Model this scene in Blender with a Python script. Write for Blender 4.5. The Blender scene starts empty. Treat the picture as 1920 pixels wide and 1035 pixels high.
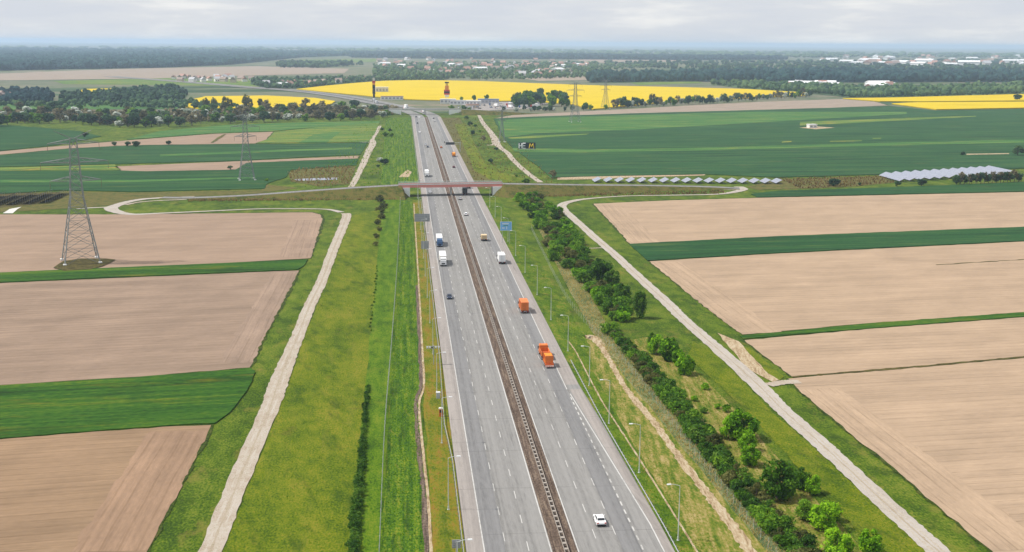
import bpy, bmesh, math, random
from mathutils import Vector, Matrix
random.seed(11)
S = bpy.context.scene
COL = S.collection
# ------------------------------------------------------------------ camera, sky, sun, exposure
F, H, YH, XV, ROLL = 2210.0, 86.5, 80.0, 751.0, math.atan(0.0065)
PH = 517.5 - YH
PITCH = math.atan(PH / F)
YAW = math.atan((XV - 960) / math.hypot(F, PH))
def G(x, y, z=0.0):
    """direction of a pixel of the 1920x1035 photograph, met with the level z (world +Y runs along the motorway)"""
    cx, cy = x - 960, y - 517.5
    xr = math.cos(ROLL) * cx + math.sin(ROLL) * cy
    yr = -math.sin(ROLL) * cx + math.cos(ROLL) * cy
    fy = F * math.cos(PITCH) - yr * math.sin(PITCH)
    fz = F * math.sin(PITCH) + yr * math.cos(PITCH)
    t = (H - z) / fz
    X, Y = xr * t, fy * t
    return (X * math.cos(YAW) - Y * math.sin(YAW), X * math.sin(YAW) + Y * math.cos(YAW))
R0 = Vector((math.cos(YAW), math.sin(YAW), 0)); FH = Vector((-math.sin(YAW), math.cos(YAW), 0)); ZZ = Vector((0, 0, 1))
FWD = FH * math.cos(PITCH) - ZZ * math.sin(PITCH); U0 = FH * math.sin(PITCH) + ZZ * math.cos(PITCH)
RT = R0 * math.cos(ROLL) + U0 * math.sin(ROLL); UP = -R0 * math.sin(ROLL) + U0 * math.cos(ROLL)
cd = bpy.data.cameras.new('camera'); cam = bpy.data.objects.new('camera', cd); COL.objects.link(cam)
cd.sensor_width = 36; cd.lens = F / 1920 * 36; cd.clip_start = 1; cd.clip_end = 120000
cam.matrix_world = Matrix(((RT.x, UP.x, -FWD.x, 0), (RT.y, UP.y, -FWD.y, 0), (RT.z, UP.z, -FWD.z, H), (0, 0, 0, 1)))
S.camera = cam

SUN_EL, SUN_AZ = math.radians(55), math.radians(-84)     # azimuth from the motorway's direction, towards its left side
W = bpy.data.worlds.new('World'); S.world = W; W.use_nodes = True
nt = W.node_tree; nt.nodes.clear()
def N(t, ty, **kw):
    n = t.nodes.new(ty)
    for k, v in kw.items(): setattr(n, k, v)
    return n
def L(t, a, b): t.links.new(a, b)
out = N(nt, 'ShaderNodeOutputWorld'); bg = N(nt, 'ShaderNodeBackground'); bg.inputs[1].default_value = 0.092
sky = N(nt, 'ShaderNodeTexSky', sky_type='NISHITA'); sky.sun_disc = False
sky.sun_elevation = SUN_EL; sky.sun_rotation = SUN_AZ; sky.air_density = 1.0; sky.dust_density = 1.5; sky.altitude = 100
tc = N(nt, 'ShaderNodeTexCoord'); mp = N(nt, 'ShaderNodeMapping'); mp.inputs['Scale'].default_value = (2.6, 2.6, 17)
L(nt, tc.outputs['Generated'], mp.inputs[0])
n1 = N(nt, 'ShaderNodeTexNoise'); n1.inputs['Scale'].default_value = 3.0; n1.inputs['Detail'].default_value = 8; n1.inputs['Roughness'].default_value = .58
L(nt, mp.outputs[0], n1.inputs['Vector'])
cr = N(nt, 'ShaderNodeValToRGB'); e = cr.color_ramp.elements
e[0].position = .38; e[0].color = (7.3, 7.7, 8.5, 1); e[1].position = .64; e[1].color = (9.7, 9.7, 9.7, 1)
m = e.new(.52); m.color = (8.0, 8.25, 8.75, 1)
L(nt, n1.outputs[0], cr.inputs[0])
mixs = N(nt, 'ShaderNodeMix', data_type='RGBA'); mixs.inputs[0].default_value = .86
L(nt, sky.outputs[0], mixs.inputs[6]); L(nt, cr.outputs[0], mixs.inputs[7])
L(nt, mixs.outputs[2], bg.inputs[0]); L(nt, bg.outputs[0], out.inputs[0])
sl = bpy.data.lights.new('sun', 'SUN'); sl.energy = 4.8; sl.angle = math.radians(1.2); sl.color = (1, .95, .87)
so = bpy.data.objects.new('sun', sl); COL.objects.link(so)
sd = Vector((math.sin(SUN_AZ) * math.cos(SUN_EL), math.cos(SUN_AZ) * math.cos(SUN_EL), math.sin(SUN_EL)))
so.rotation_euler = sd.to_track_quat('Z', 'Y').to_euler(); so.location = (-200, 100, 400)
S.view_settings.view_transform = 'Standard'; S.view_settings.look = 'None'; S.view_settings.gamma = 1
S.view_settings.use_curve_mapping = False
S.view_settings.exposure = 0.12
S.render.engine = 'CYCLES'
S.cycles.use_denoising = True
S.cycles.max_bounces = 6; S.cycles.diffuse_bounces = 2; S.cycles.glossy_bounces = 2; S.cycles.volume_bounces = 1; S.cycles.transparent_max_bounces = 6

# ------------------------------------------------------------------ helpers
K = 1.85                                                  # displayed value of a sunlit surface over its base colour
def lin(r, g, b, k=None):
    f = lambda c: (c / 255 / 12.92) if c / 255 <= .04045 else ((c / 255 + .055) / 1.055) ** 2.4
    k = K if k is None else k
    return (f(r) / k, f(g) / k, f(b) / k, 1)
MATS = {}
def base_mat(name, rough=.9, spec=.2):
    m = bpy.data.materials.new(name); m.use_nodes = True; t = m.node_tree
    b = t.nodes['Principled BSDF']; b.inputs['Roughness'].default_value = rough; b.inputs['Specular IOR Level'].default_value = spec
    MATS[name] = m
    return m, t, b
def flat(name, col, rough=.6, spec=.3, metal=0, var=.12, scale=3.0):
    """paint, metal, plastic: one colour with slight grime"""
    m, t, b = base_mat(name, rough, spec); b.inputs['Metallic'].default_value = metal
    tcn = N(t, 'ShaderNodeTexCoord'); n = N(t, 'ShaderNodeTexNoise'); n.inputs['Scale'].default_value = scale; n.inputs['Detail'].default_value = 5
    L(t, tcn.outputs['Object'], n.inputs['Vector'])
    mx = N(t, 'ShaderNodeMix', data_type='RGBA')
    mx.inputs[6].default_value = tuple(c * (1 - var) for c in col[:3]) + (1,); mx.inputs[7].default_value = tuple(min(1, c * (1 + var)) for c in col[:3]) + (1,)
    L(t, n.outputs[0], mx.inputs[0]); L(t, mx.outputs[2], b.inputs['Base Color'])
    return m
def ground_mat(name, cols, layers, lo=.36, hi=.64, rough=.95, extra=None, bump=0, patches=(), lines=()):
    """cols: colours along a ramp; layers: (weight, scale_x, scale_y, rotation, detail) noises over the ground in metres"""
    m, t, b = base_mat(name, rough, .12)
    geo = N(t, 'ShaderNodeNewGeometry'); acc = None; tot = sum(l[0] for l in layers)
    for i, (w, sx, sy, rot, det) in enumerate(layers):
        mpn = N(t, 'ShaderNodeMapping', vector_type='TEXTURE'); mpn.inputs['Rotation'].default_value = (0, 0, rot)
        mpn.inputs['Scale'].default_value = (sx, sy, 50); mpn.inputs['Location'].default_value = (i * 37.3, i * 11.1, 0)
        L(t, geo.outputs['Position'], mpn.inputs[0])
        n = N(t, 'ShaderNodeTexNoise'); n.inputs['Scale'].default_value = 1.0; n.inputs['Detail'].default_value = det; n.inputs['Roughness'].default_value = .6
        L(t, mpn.outputs[0], n.inputs['Vector'])
        mu = N(t, 'ShaderNodeMath', operation='MULTIPLY'); mu.inputs[1].default_value = w / tot
        L(t, n.outputs[0], mu.inputs[0])
        if acc is None: acc = mu.outputs[0]
        else:
            ad = N(t, 'ShaderNodeMath', operation='ADD'); L(t, acc, ad.inputs[0]); L(t, mu.outputs[0], ad.inputs[1]); acc = ad.outputs[0]
    r = N(t, 'ShaderNodeValToRGB'); L(t, acc, r.inputs[0]); el = r.color_ramp.elements
    k = len(cols)
    for i, c in enumerate(cols):
        p = lo + (hi - lo) * i / (k - 1)
        if i == 0: el[0].position = p; el[0].color = c
        elif i == k - 1: el[-1].position = p; el[-1].color = c
        else: q = el.new(p); q.color = c
    colr = r.outputs[0]
    for i, (pc_, sx, sy, plo, phi, amt) in enumerate(patches):   # stains, dry spots, lush spots with a shape of their own
        mpn = N(t, 'ShaderNodeMapping', vector_type='TEXTURE'); mpn.inputs['Scale'].default_value = (sx, sy, 50); mpn.inputs['Location'].default_value = (i * 91.7 + 13, i * 55.3, 0); mpn.inputs['Rotation'].default_value = (0, 0, .25 * i)
        L(t, geo.outputs['Position'], mpn.inputs[0]); n = N(t, 'ShaderNodeTexNoise'); n.inputs['Scale'].default_value = 1; n.inputs['Detail'].default_value = 6; n.inputs['Roughness'].default_value = .68; L(t, mpn.outputs[0], n.inputs['Vector'])
        mr = N(t, 'ShaderNodeMapRange'); mr.inputs[1].default_value = plo; mr.inputs[2].default_value = phi; mr.inputs[3].default_value = 0; mr.inputs[4].default_value = amt; L(t, n.outputs[0], mr.inputs[0])
        mx = N(t, 'ShaderNodeMix', data_type='RGBA'); L(t, mr.outputs[0], mx.inputs[0]); L(t, colr, mx.inputs[6]); mx.inputs[7].default_value = pc_; colr = mx.outputs[2]
    for i, (period, width, rot, f_, ncut) in enumerate(lines):   # drill rows and wheel lines: thin bands every `period` metres, broken up by noise
        mpn = N(t, 'ShaderNodeMapping', vector_type='TEXTURE'); mpn.inputs['Rotation'].default_value = (0, 0, rot); L(t, geo.outputs['Position'], mpn.inputs[0])
        sp = N(t, 'ShaderNodeSeparateXYZ'); L(t, mpn.outputs[0], sp.inputs[0])
        wob = N(t, 'ShaderNodeTexNoise'); wob.inputs['Scale'].default_value = .02; L(t, geo.outputs['Position'], wob.inputs['Vector'])
        ad = N(t, 'ShaderNodeMath', operation='MULTIPLY_ADD'); ad.inputs[1].default_value = 1.6; L(t, wob.outputs[0], ad.inputs[0]); L(t, sp.outputs[1], ad.inputs[2])
        dv = N(t, 'ShaderNodeMath', operation='DIVIDE'); dv.inputs[1].default_value = period; L(t, ad.outputs[0], dv.inputs[0])
        fr = N(t, 'ShaderNodeMath', operation='FRACT'); L(t, dv.outputs[0], fr.inputs[0])
        lt = N(t, 'ShaderNodeMath', operation='LESS_THAN'); lt.inputs[1].default_value = width; L(t, fr.outputs[0], lt.inputs[0])
        n = N(t, 'ShaderNodeTexNoise'); n.inputs['Scale'].default_value = .09; n.inputs['Detail'].default_value = 4; L(t, geo.outputs['Position'], n.inputs['Vector'])
        mr = N(t, 'ShaderNodeMapRange'); mr.inputs[1].default_value = ncut; mr.inputs[2].default_value = ncut + .2; L(t, n.outputs[0], mr.inputs[0])
        ml = N(t, 'ShaderNodeMath', operation='MULTIPLY'); L(t, lt.outputs[0], ml.inputs[0]); L(t, mr.outputs[0], ml.inputs[1])
        mx = N(t, 'ShaderNodeMix', data_type='RGBA', blend_type='MULTIPLY'); L(t, ml.outputs[0], mx.inputs[0]); L(t, colr, mx.inputs[6]); mx.inputs[7].default_value = f_; colr = mx.outputs[2]
    L(t, colr, b.inputs['Base Color'])
    if bump:
        bp = N(t, 'ShaderNodeBump'); bp.inputs['Strength'].default_value = bump; bp.inputs['Distance'].default_value = .5
        L(t, acc, bp.inputs['Height']); L(t, bp.outputs[0], b.inputs['Normal'])
    return m
def leaf_mat(name, c1, c2, c3, scale=.55):
    m, t, b = base_mat(name, .7, .15)
    tcn = N(t, 'ShaderNodeTexCoord'); oi = N(t, 'ShaderNodeObjectInfo'); gg = N(t, 'ShaderNodeNewGeometry')
    n = N(t, 'ShaderNodeTexNoise'); n.inputs['Scale'].default_value = scale; n.inputs['Detail'].default_value = 4
    L(t, tcn.outputs['Object'], n.inputs['Vector'])
    a = N(t, 'ShaderNodeMath', operation='MULTIPLY_ADD'); a.inputs[1].default_value = .28; L(t, oi.outputs['Random'], a.inputs[0])
    s = N(t, 'ShaderNodeMath', operation='MULTIPLY_ADD'); s.inputs[1].default_value = .3; s.inputs[2].default_value = -.29
    L(t, gg.outputs['Random Per Island'], s.inputs[0])
    L(t, s.outputs[0], a.inputs[2])
    ad = N(t, 'ShaderNodeMath', operation='ADD'); L(t, n.outputs[0], ad.inputs[0]); L(t, a.outputs[0], ad.inputs[1])
    r = N(t, 'ShaderNodeValToRGB'); el = r.color_ramp.elements; el[0].position = .3; el[0].color = c1; el[1].position = .72; el[1].color = c3
    q = el.new(.5); q.color = c2
    L(t, ad.outputs[0], r.inputs[0]); L(t, r.outputs[0], b.inputs['Base Color'])
    tr = N(t, 'ShaderNodeBsdfTranslucent'); L(t, r.outputs[0], tr.inputs[0])
    mx = N(t, 'ShaderNodeMixShader'); mx.inputs[0].default_value = .5
    o = t.nodes['Material Output']; L(t, b.outputs[0], mx.inputs[1]); L(t, tr.outputs[0], mx.inputs[2]); L(t, mx.outputs[0], o.inputs[0])
    return m

def link(o, parent=None):
    COL.objects.link(o)
    if parent is not None: o.parent = parent
    return o
def tag(o, label=None, cat=None, group=None, kind=None):
    if label: o['label'] = label
    if cat: o['category'] = cat
    if group: o['group'] = group
    if kind: o['kind'] = kind
    return o
def empty(name, loc=(0, 0, 0), rz=0):
    o = bpy.data.objects.new(name, None); o.location = loc; o.rotation_euler = (0, 0, rz); o.empty_display_size = .5
    return link(o)
def mesh_obj(name, v, f, mats, parent=None, mi=None, smooth=False):
    me = bpy.data.meshes.new(name); me.from_pydata(v, [], f)
    for mm in (mats if isinstance(mats, (list, tuple)) else [mats]): me.materials.append(MATS[mm])
    if mi: me.polygons.foreach_set('material_index', mi)
    if smooth: me.polygons.foreach_set('use_smooth', [True] * len(me.polygons))
    me.update()
    return link(bpy.data.objects.new(name, me), parent)
class MB:
    """collects boxes, bars and tubes of ONE part"""
    def __init__(s): s.v = []; s.f = []; s.mi = []; s.m = 0
    def add(s, v, f):
        o = len(s.v); s.v += [tuple(p) for p in v]; s.f += [[i + o for i in q] for q in f]; s.mi += [s.m] * len(f); return s
    def box(s, x0, x1, y0, y1, z0, z1, top=0, tx=None, ty=None):
        tx = top if tx is None else tx; ty = top if ty is None else ty
        return s.add([(x0, y0, z0), (x1, y0, z0), (x1, y1, z0), (x0, y1, z0), (x0 + tx, y0 + ty, z1), (x1 - tx, y0 + ty, z1), (x1 - tx, y1 - ty, z1), (x0 + tx, y1 - ty, z1)],
                     [(0, 3, 2, 1), (4, 5, 6, 7), (0, 1, 5, 4), (1, 2, 6, 5), (2, 3, 7, 6), (3, 0, 4, 7)])
    def bar(s, a, b, w, n=4, w2=None):
        a, b = Vector(a), Vector(b); d = (b - a)
        if d.length < 1e-6: return s
        d.normalize(); u = d.orthogonal().normalized(); k = d.cross(u); w2 = w if w2 is None else w2
        v = []
        for p, r in ((a, w), (b, w2)):
            for i in range(n):
                t = 2 * math.pi * (i + .5) / n; v.append(p + (u * math.cos(t) + k * math.sin(t)) * r)
        f = [(i, (i + 1) % n, n + (i + 1) % n, n + i) for i in range(n)] + [tuple(range(n - 1, -1, -1)), tuple(range(n, 2 * n))]
        return s.add(v, f)
    def poly(s, pts, f): return s.add(pts, f)
    def prism(s, prof, x0, x1, inset=None):
        """side profile [(y,z)..] extruded along x; inset(z) narrows it"""
        n = len(prof); g = inset or (lambda z: 0)
        v = [(x0 + g(z), y, z) for y, z in prof] + [(x1 - g(z), y, z) for y, z in prof]
        return s.add(v, [tuple(range(n))] + [tuple(range(2 * n - 1, n - 1, -1))] + [(i, i + n, (i + 1) % n + n, (i + 1) % n) for i in range(n)])
    def build(s, name, mats, parent=None, smooth=False): return mesh_obj(name, s.v, s.f, mats, parent, s.mi if isinstance(mats, (list, tuple)) else None, smooth)
def copy_tree(o, parent=None):
    c = o.copy(); COL.objects.link(c); c.parent = parent
    for ch in o.children: copy_tree(ch, c)
    return c
def densify(pts, step, jit, rnd, closed=True):
    o = []; n = len(pts)
    for i in range(n if closed else n - 1):
        a, b = pts[i], pts[(i + 1) % n]; d = math.dist(a, b); k = max(1, min(60, int(d / step)))
        nx, ny = -(b[1] - a[1]) / (d + 1e-9), (b[0] - a[0]) / (d + 1e-9)
        for j in range(k):
            t = j / k; w = rnd.uniform(-jit, jit) if j else 0
            o.append((a[0] + (b[0] - a[0]) * t + nx * w, a[1] + (b[1] - a[1]) * t + ny * w))
    if not closed: o.append(pts[-1])
    return o
def sheet(name, pts, z, mat, label=None, cat=None, px=True, step=4, jit=.25, thick=0, kind='structure', parent=None):
    """one piece of ground; thick > 0 gives standing crops their own side faces"""
    rnd = random.Random(sum(map(ord, name)) + len(pts) + int(abs(pts[0][0])))
    w = [G(*p) for p in pts] if px else pts
    far = max(1, w[0][1] / 400); w = densify(w, step * far, jit * far ** .7, rnd)
    a = sum(w[i][0] * w[(i + 1) % len(w)][1] - w[(i + 1) % len(w)][0] * w[i][1] for i in range(len(w)))
    if a < 0: w = w[::-1]
    n = len(w); v = [(x, y, z + thick) for x, y in w]; f = [tuple(range(n))]
    if thick:
        v += [(x, y, z - .05) for x, y in w]; f += [(i, i + n, (i + 1) % n + n, (i + 1) % n) for i in range(n)]
    o = mesh_obj(name, v, f, mat, parent)
    return tag(o, label, cat if not parent else None, kind=kind)
def smooth_line(p, n=6):
    """Catmull-Rom through the points"""
    o = []
    for i in range(len(p) - 1):
        a, b, c, d = p[max(i - 1, 0)], p[i], p[i + 1], p[min(i + 2, len(p) - 1)]
        for j in range(n):
            t = j / n
            o.append(tuple(.5 * (2 * b[k] + (c[k] - a[k]) * t + (2 * a[k] - 5 * b[k] + 4 * c[k] - d[k]) * t * t + (3 * b[k] - a[k] - 3 * c[k] + d[k]) * t ** 3) for k in range(len(b))))
    o.append(tuple(p[-1])); return o
def ribbon(name, pts, width, z, mat, label=None, cat=None, jit=.22, kind='structure', parent=None, px=True, n=14, ruts=False):
    """a track: width may be a number or a list; pts may carry their own z as third value"""
    rnd = random.Random(len(pts) * 7 + int(pts[0][0]))
    p = []
    for q in pts:
        zz = q[2] if len(q) > 2 else 0
        w = G(q[0], q[1], zz) if px else (q[0], q[1])
        p.append((w[0], w[1], zz))
    ws = width if isinstance(width, (list, tuple)) else [width] * len(p)
    p = smooth_line([(a[0], a[1], a[2], w) for a, w in zip(p, ws)], n)
    v = []; f = []
    for i, q in enumerate(p):
        a, b = p[max(i - 1, 0)], p[min(i + 1, len(p) - 1)]; d = math.dist(a[:2], b[:2]) + 1e-9
        nx, ny = -(b[1] - a[1]) / d, (b[0] - a[0]) / d; h = q[3] / 2
        for k in (-1, 1):
            hh = h + rnd.uniform(-jit, jit); v.append((q[0] + nx * hh * k, q[1] + ny * hh * k, q[2] + z))
        if i: f.append((2 * i - 2, 2 * i - 1, 2 * i + 1, 2 * i)[::-1])
    o = mesh_obj(name, v, f, mat, parent)
    if ruts:                                              # two worn wheel lines and a thin grassy crown
        for off, wd, mt in ((-.82, .62, 'rut'), (.82, .62, 'rut'), (0, .5, 'crown_grass')):
            vv = []; ff = []
            for i, q in enumerate(p):
                a, b = p[max(i - 1, 0)], p[min(i + 1, len(p) - 1)]; d = math.dist(a[:2], b[:2]) + 1e-9; nx, ny = -(b[1] - a[1]) / d, (b[0] - a[0]) / d
                c = off * q[3] / 4.2 + rnd.uniform(-.09, .09); h = wd / 2 * rnd.uniform(.35, 1.25)
                for k in (-1, 1): vv.append((q[0] + nx * (c + h * k), q[1] + ny * (c + h * k), q[2] + z + .006))
                if i: ff.append((2 * i - 2, 2 * i - 1, 2 * i + 1, 2 * i)[::-1])
            mesh_obj('wheel_rut' if off else 'grassy_crown', vv, ff, mt, o)
    return tag(o, label, cat if not parent else None, kind=kind)
def inside(p, poly):
    x, y = p; r = False; n = len(poly)
    for i in range(n):
        (x1, y1), (x2, y2) = poly[i], poly[i - 1]
        if (y1 > y) != (y2 > y) and x < (x2 - x1) * (y - y1) / (y2 - y1) + x1: r = not r
    return r
def along(pts, step):
    o = []; carry = 0
    for a, b in zip(pts, pts[1:]):
        d = math.dist(a, b); t = carry
        while t < d:
            o.append((a[0] + (b[0] - a[0]) * t / d, a[1] + (b[1] - a[1]) * t / d, math.atan2(b[1] - a[1], b[0] - a[0]))); t += step
        carry = t - d
    return o

# ------------------------------------------------------------------ materials
ground_mat('grass', [lin(52, 80, 14), lin(80, 108, 18), lin(104, 128, 26), lin(138, 144, 52)],
           [(1, 26, 40, 0, 3), (1.1, 4, 9, 0, 4), (1.7, .45, .8, 0, 3)], .41, .59, patches=[(lin(150, 138, 66), 9, 16, .56, .7, .75), (lin(46, 74, 14), 7, 13, .54, .66, .75), (lin(128, 150, 30), 16, 30, .55, .68, .5)])
ground_mat('meadow_olive', [lin(72, 98, 10), lin(102, 124, 12), lin(126, 138, 18), lin(148, 144, 46)],
           [(1.2, 9, 40, .05, 4), (1, 3, 6, .4, 4), (1.9, .4, .75, 0, 3)], .41, .59, patches=[(lin(154, 146, 58), 5, 26, .56, .72, .5), (lin(56, 86, 12), 6, 22, .53, .66, .7), (lin(96, 84, 44), 10, 12, .62, .74, .6)])
ground_mat('meadow_bright', [lin(58, 92, 10), lin(84, 122, 12), lin(104, 138, 16), lin(130, 146, 36)],
           [(1, 3, 30, 0, 3), (1, 2.5, 6, 0, 4), (1.8, .4, .8, 0, 3)], .41, .59, patches=[(lin(54, 90, 10), 4, 16, .54, .66, .7), (lin(140, 148, 50), 5, 12, .58, .72, .6)])
ground_mat('meadow_lush', [lin(44, 84, 18), lin(74, 114, 20), lin(102, 138, 22), lin(146, 154, 44)],
           [(1.4, 1.1, 60, 0, 3), (1, 2, 6, 0, 4), (1.8, .4, .8, 0, 3)], .41, .59, patches=[(lin(40, 72, 20), 2.5, 20, .53, .66, .75), (lin(148, 142, 60), 2, 14, .58, .72, .7)])
ground_mat('verge_mix', [lin(58, 92, 16), lin(86, 118, 20), lin(108, 136, 24), lin(150, 140, 60)],
           [(1.2, 3, 14, 0, 4), (1.2, 1.5, 4, .3, 4), (1.6, .4, .8, 0, 3)], .41, .59, patches=[(lin(150, 138, 66), 9, 16, .56, .7, .75), (lin(46, 74, 14), 7, 13, .54, .66, .75), (lin(128, 150, 30), 16, 30, .55, .68, .5)])
ground_mat('meadow_rust', [lin(88, 110, 20), lin(118, 130, 26), lin(146, 136, 38), lin(158, 124, 52)],
           [(1.2, 2, 14, 0, 4), (1, 4, 8, .6, 4), (1, .5, 1, 0, 3)], .41, .59)
ground_mat('verge_straw', [lin(84, 112, 26), lin(118, 134, 42), lin(160, 150, 76), lin(192, 172, 114)],
           [(1.3, 1.2, 18, -.1, 4), (1, 2, 5, 0, 4), (1, .5, 1, 0, 3)], .41, .59)
ground_mat('scrub_dry', [lin(72, 86, 32), lin(100, 106, 44), lin(130, 114, 64), lin(106, 122, 44)],
           [(1, 12, 6, 0, 4), (1.2, 3, 3, 0, 4), (1, .7, .9, 0, 3)], .41, .59)
ground_mat('weeds', [lin(62, 58, 30), lin(84, 76, 40), lin(104, 98, 46), lin(124, 110, 66)], [(1, 3, 2, 0, 4), (1.2, .6, .6, 0, 4)], .41, .59)
ground_mat('weeds_green', [lin(40, 54, 16), lin(58, 76, 22), lin(78, 98, 28), lin(98, 96, 50)], [(1, 4, 3, 0, 4), (1.2, .5, .6, 0, 4)], .41, .59)
ground_mat('reeds', [lin(84, 106, 62), lin(112, 128, 78), lin(136, 146, 96), lin(160, 156, 110)],
           [(1, 5, 12, 0, 4), (1.2, .8, 2.4, 0, 4)], .41, .59)
def soil(name, c, rot, amp=1.0):
    f = lambda k: lin(*[max(0, min(255, q * k)) for q in c])
    a = .075 * amp
    return ground_mat(name, [f(1 - a), f(1 - a * .3), f(1 + a * .3), f(1 + a)], [(1.2, 90, 9, rot, 4), (1, 40, 1.1, rot, 3), (.9, 2.2, .55, rot, 4), (.9, 25, 14, rot + .8, 3)], .41, .59, 1.0,
        patches=[(f(.86), 60, 14, .54, .7, .5), (f(1.08), 40, 10, .55, .7, .5)], lines=[(3.2, .12, rot, (.84, .83, .81, 1), .3), (1.1, .4, rot, (.95, .95, .95, 1), .42)])
soil('soil_warm', (204, 177, 149), .09); soil('soil_grey', (174, 150, 130), .16, 1.3); soil('soil_brown', (174, 145, 116), .13, 1.2)
soil('soil_pink', (184, 158, 136), .1); soil('soil_far', (186, 168, 150), .1)
def crop(name, c, rot, amp=1.0):
    f = lambda k, g=1: lin(*[max(0, min(255, q * k)) for q in (c[0] * g, c[1], c[2])])
    a = .2 * amp
    return ground_mat(name, [f(1 - a), f(1), f(1 + a * .5, 1.2), f(1 + a, 1.55)], [(1.3, 120, 10, rot, 4), (1, 60, 2.2, rot, 3), (1.1, 2, .7, rot, 4)], .42, .6,
        patches=[(f(1.3, 2.0), 40, 7, .56, .7, .75), (f(.7), 30, 14, .56, .7, .6)], lines=[(17, .05, rot, (.72, .74, .7, 1), .36), (2.4, .35, rot, (.93, .94, .93, 1), .42)])
crop('wheat_dark', (40, 92, 46), .1); crop('wheat_blue', (44, 94, 50), .08, 1.35); crop('wheat_mid', (74, 130, 62), .1); crop('wheat_near', (52, 100, 24), .12, 1.5)
crop('meadow_light', (98, 140, 60), .3)
ground_mat('rape', [lin(232, 196, 0), lin(248, 214, 0), lin(253, 222, 0), lin(250, 214, 0)], [(1, 160, 40, .1, 4), (1, 30, 6, .1, 4), (1, 4, 3, 0, 4)], .4, .6, patches=[(lin(206, 186, 20), 70, 24, .55, .7, .6)], lines=[(30, .05, .1, (.8, .88, .8, 1), .3)])
ground_mat('gravel', [lin(184, 166, 146), lin(202, 187, 168), lin(210, 198, 182), lin(216, 206, 192)], [(1, 7, 9, 0, 3), (.7, 1.4, 1.4, 0, 4), (1.1, .3, .3, 0, 3)], .41, .59)
ground_mat('gravel_light', [lin(192, 180, 166), lin(206, 196, 184), lin(212, 203, 193), lin(217, 209, 200)], [(1, 8, 10, 0, 3), (.7, 1.4, 1.4, 0, 4), (1.1, .3, .3, 0, 3)], .41, .59)
ground_mat('rut', [lin(198, 184, 164), lin(210, 198, 181), lin(214, 203, 188), lin(218, 208, 195)], [(1, 6, 6, 0, 3), (1, .5, .5, 0, 3)], .41, .59)
ground_mat('crown_grass', [lin(184, 168, 144), lin(194, 179, 156), lin(202, 188, 168), lin(188, 174, 146)], [(1, 5, 5, 0, 3), (1, .5, .5, 0, 3)], .41, .59)
ground_mat('sand', [lin(166, 140, 106), lin(196, 172, 136), lin(212, 190, 156), lin(222, 206, 176)], [(1, 1, 7, -.2, 4), (1, .4, 1.5, 0, 4)], .41, .59)
ground_mat('earth', [lin(92, 78, 68), lin(114, 97, 86), lin(132, 114, 101), lin(156, 138, 120)], [(1, .5, 8, 0, 4), (1, .4, .6, 0, 4)], .41, .59)
ground_mat('farmland', [lin(66, 92, 60), lin(92, 116, 78), lin(142, 138, 116), lin(110, 126, 86), lin(170, 152, 132)], [(1.5, 900, 260, .1, 2), (1, 260, 120, .1, 3), (.5, 30, 30, 0, 3)], .38, .62)
# carriageways: bare grey asphalt, wheel tracks along the lanes, joints and stains
def asphalt(name, c, dark=.86):
    f = lambda k: lin(*[q * k for q in c])
    return ground_mat(name, [f(dark), f(.97), f(1.02), f(1.06)], [(1.6, .8, 160, 0, 3), (1, 3.2, 60, 0, 3), (.9, .5, 3, 0, 4), (.6, .3, .3, 0, 2)], .41, .59, .85,
        patches=[(f(.8), 1.6, 26, .57, .68, .7), (f(1.08), 2.2, 40, .57, .7, .6), (f(.72), .5, 3, .66, .72, .7)], lines=[(22, .014, 0, (.8, .8, .8, 1), .3)])
asphalt('asphalt', (166, 164, 161)); asphalt('asphalt_shoulder', (184, 176, 170), .92); asphalt('asphalt_dark', (153, 152, 152))
asphalt('asphalt_minor', (158, 156, 156))
ground_mat('paint_white', [lin(196, 194, 190), lin(222, 220, 216), lin(236, 234, 230), lin(240, 238, 234)], [(1, .3, 1.4, 0, 4), (1, 2, 30, 0, 3)], .4, .58, .7)
flat('white', (.82, .82, .82, 1), .35, .5, var=.03); flat('offwhite', (.62, .6, .55, 1), .5); flat('cream', (.6, .45, .26, 1), .5)
flat('orange', (.64, .165, .03, 1), .5, .4, var=.3, scale=1.1); flat('orange_dark', (.42, .08, .02, 1), .6); flat('amber', (.8, .28, .02, 1), .5)
flat('blue_cab', (.05, .12, .26, 1), .35, .5); flat('dark_blue', (.02, .03, .06, 1), .35, .5); flat('black', (.012, .012, .014, 1), .5); flat('rubber', (.018, .018, .018, 1), .8)
flat('dark_red', (.12, .02, .02, 1), .35, .5); flat('silver', (.45, .46, .48, 1), .35, .5)
flat('glass', (.02, .025, .032, 1), .08, .6, var=.05); flat('red_light', (.5, .02, .015, 1), .3, .5); flat('lamp_glass', (.75, .76, .74, 1), .2, .5)
flat('galvanised', (.4, .41, .42, 1), .45, .5, .35, var=.12); flat('rail_rust', (.3, .265, .23, 1), .6, .3, .1, var=.2); flat('pole', (.5, .52, .5, 1), .5, .4)
flat('steel_dark', (.05, .052, .055, 1), .6); flat('lattice', (.2, .215, .215, 1), .55, .3); flat('lattice_rust', (.16, .12, .1, 1), .7)
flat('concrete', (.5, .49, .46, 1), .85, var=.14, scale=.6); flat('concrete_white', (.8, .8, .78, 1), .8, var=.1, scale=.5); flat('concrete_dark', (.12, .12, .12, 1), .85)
flat('fascia_red', (.62, .23, .2, 1), .55, var=.12); flat('rail_teal', (.46, .54, .53, 1), .5)
flat('sign_blue', (.2, .46, .8, 1), .45, .4, var=.04); flat('sign_white', (.8, .81, .82, 1), .5, var=.03); flat('sign_back', (.3, .31, .34, 1), .5, .4); flat('sign_red', (.55, .05, .04, 1), .5); flat('sign_yellow', (.8, .55, .04, 1), .5)
flat('sign_green', (.1, .3, .2, 1), .5)
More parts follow.
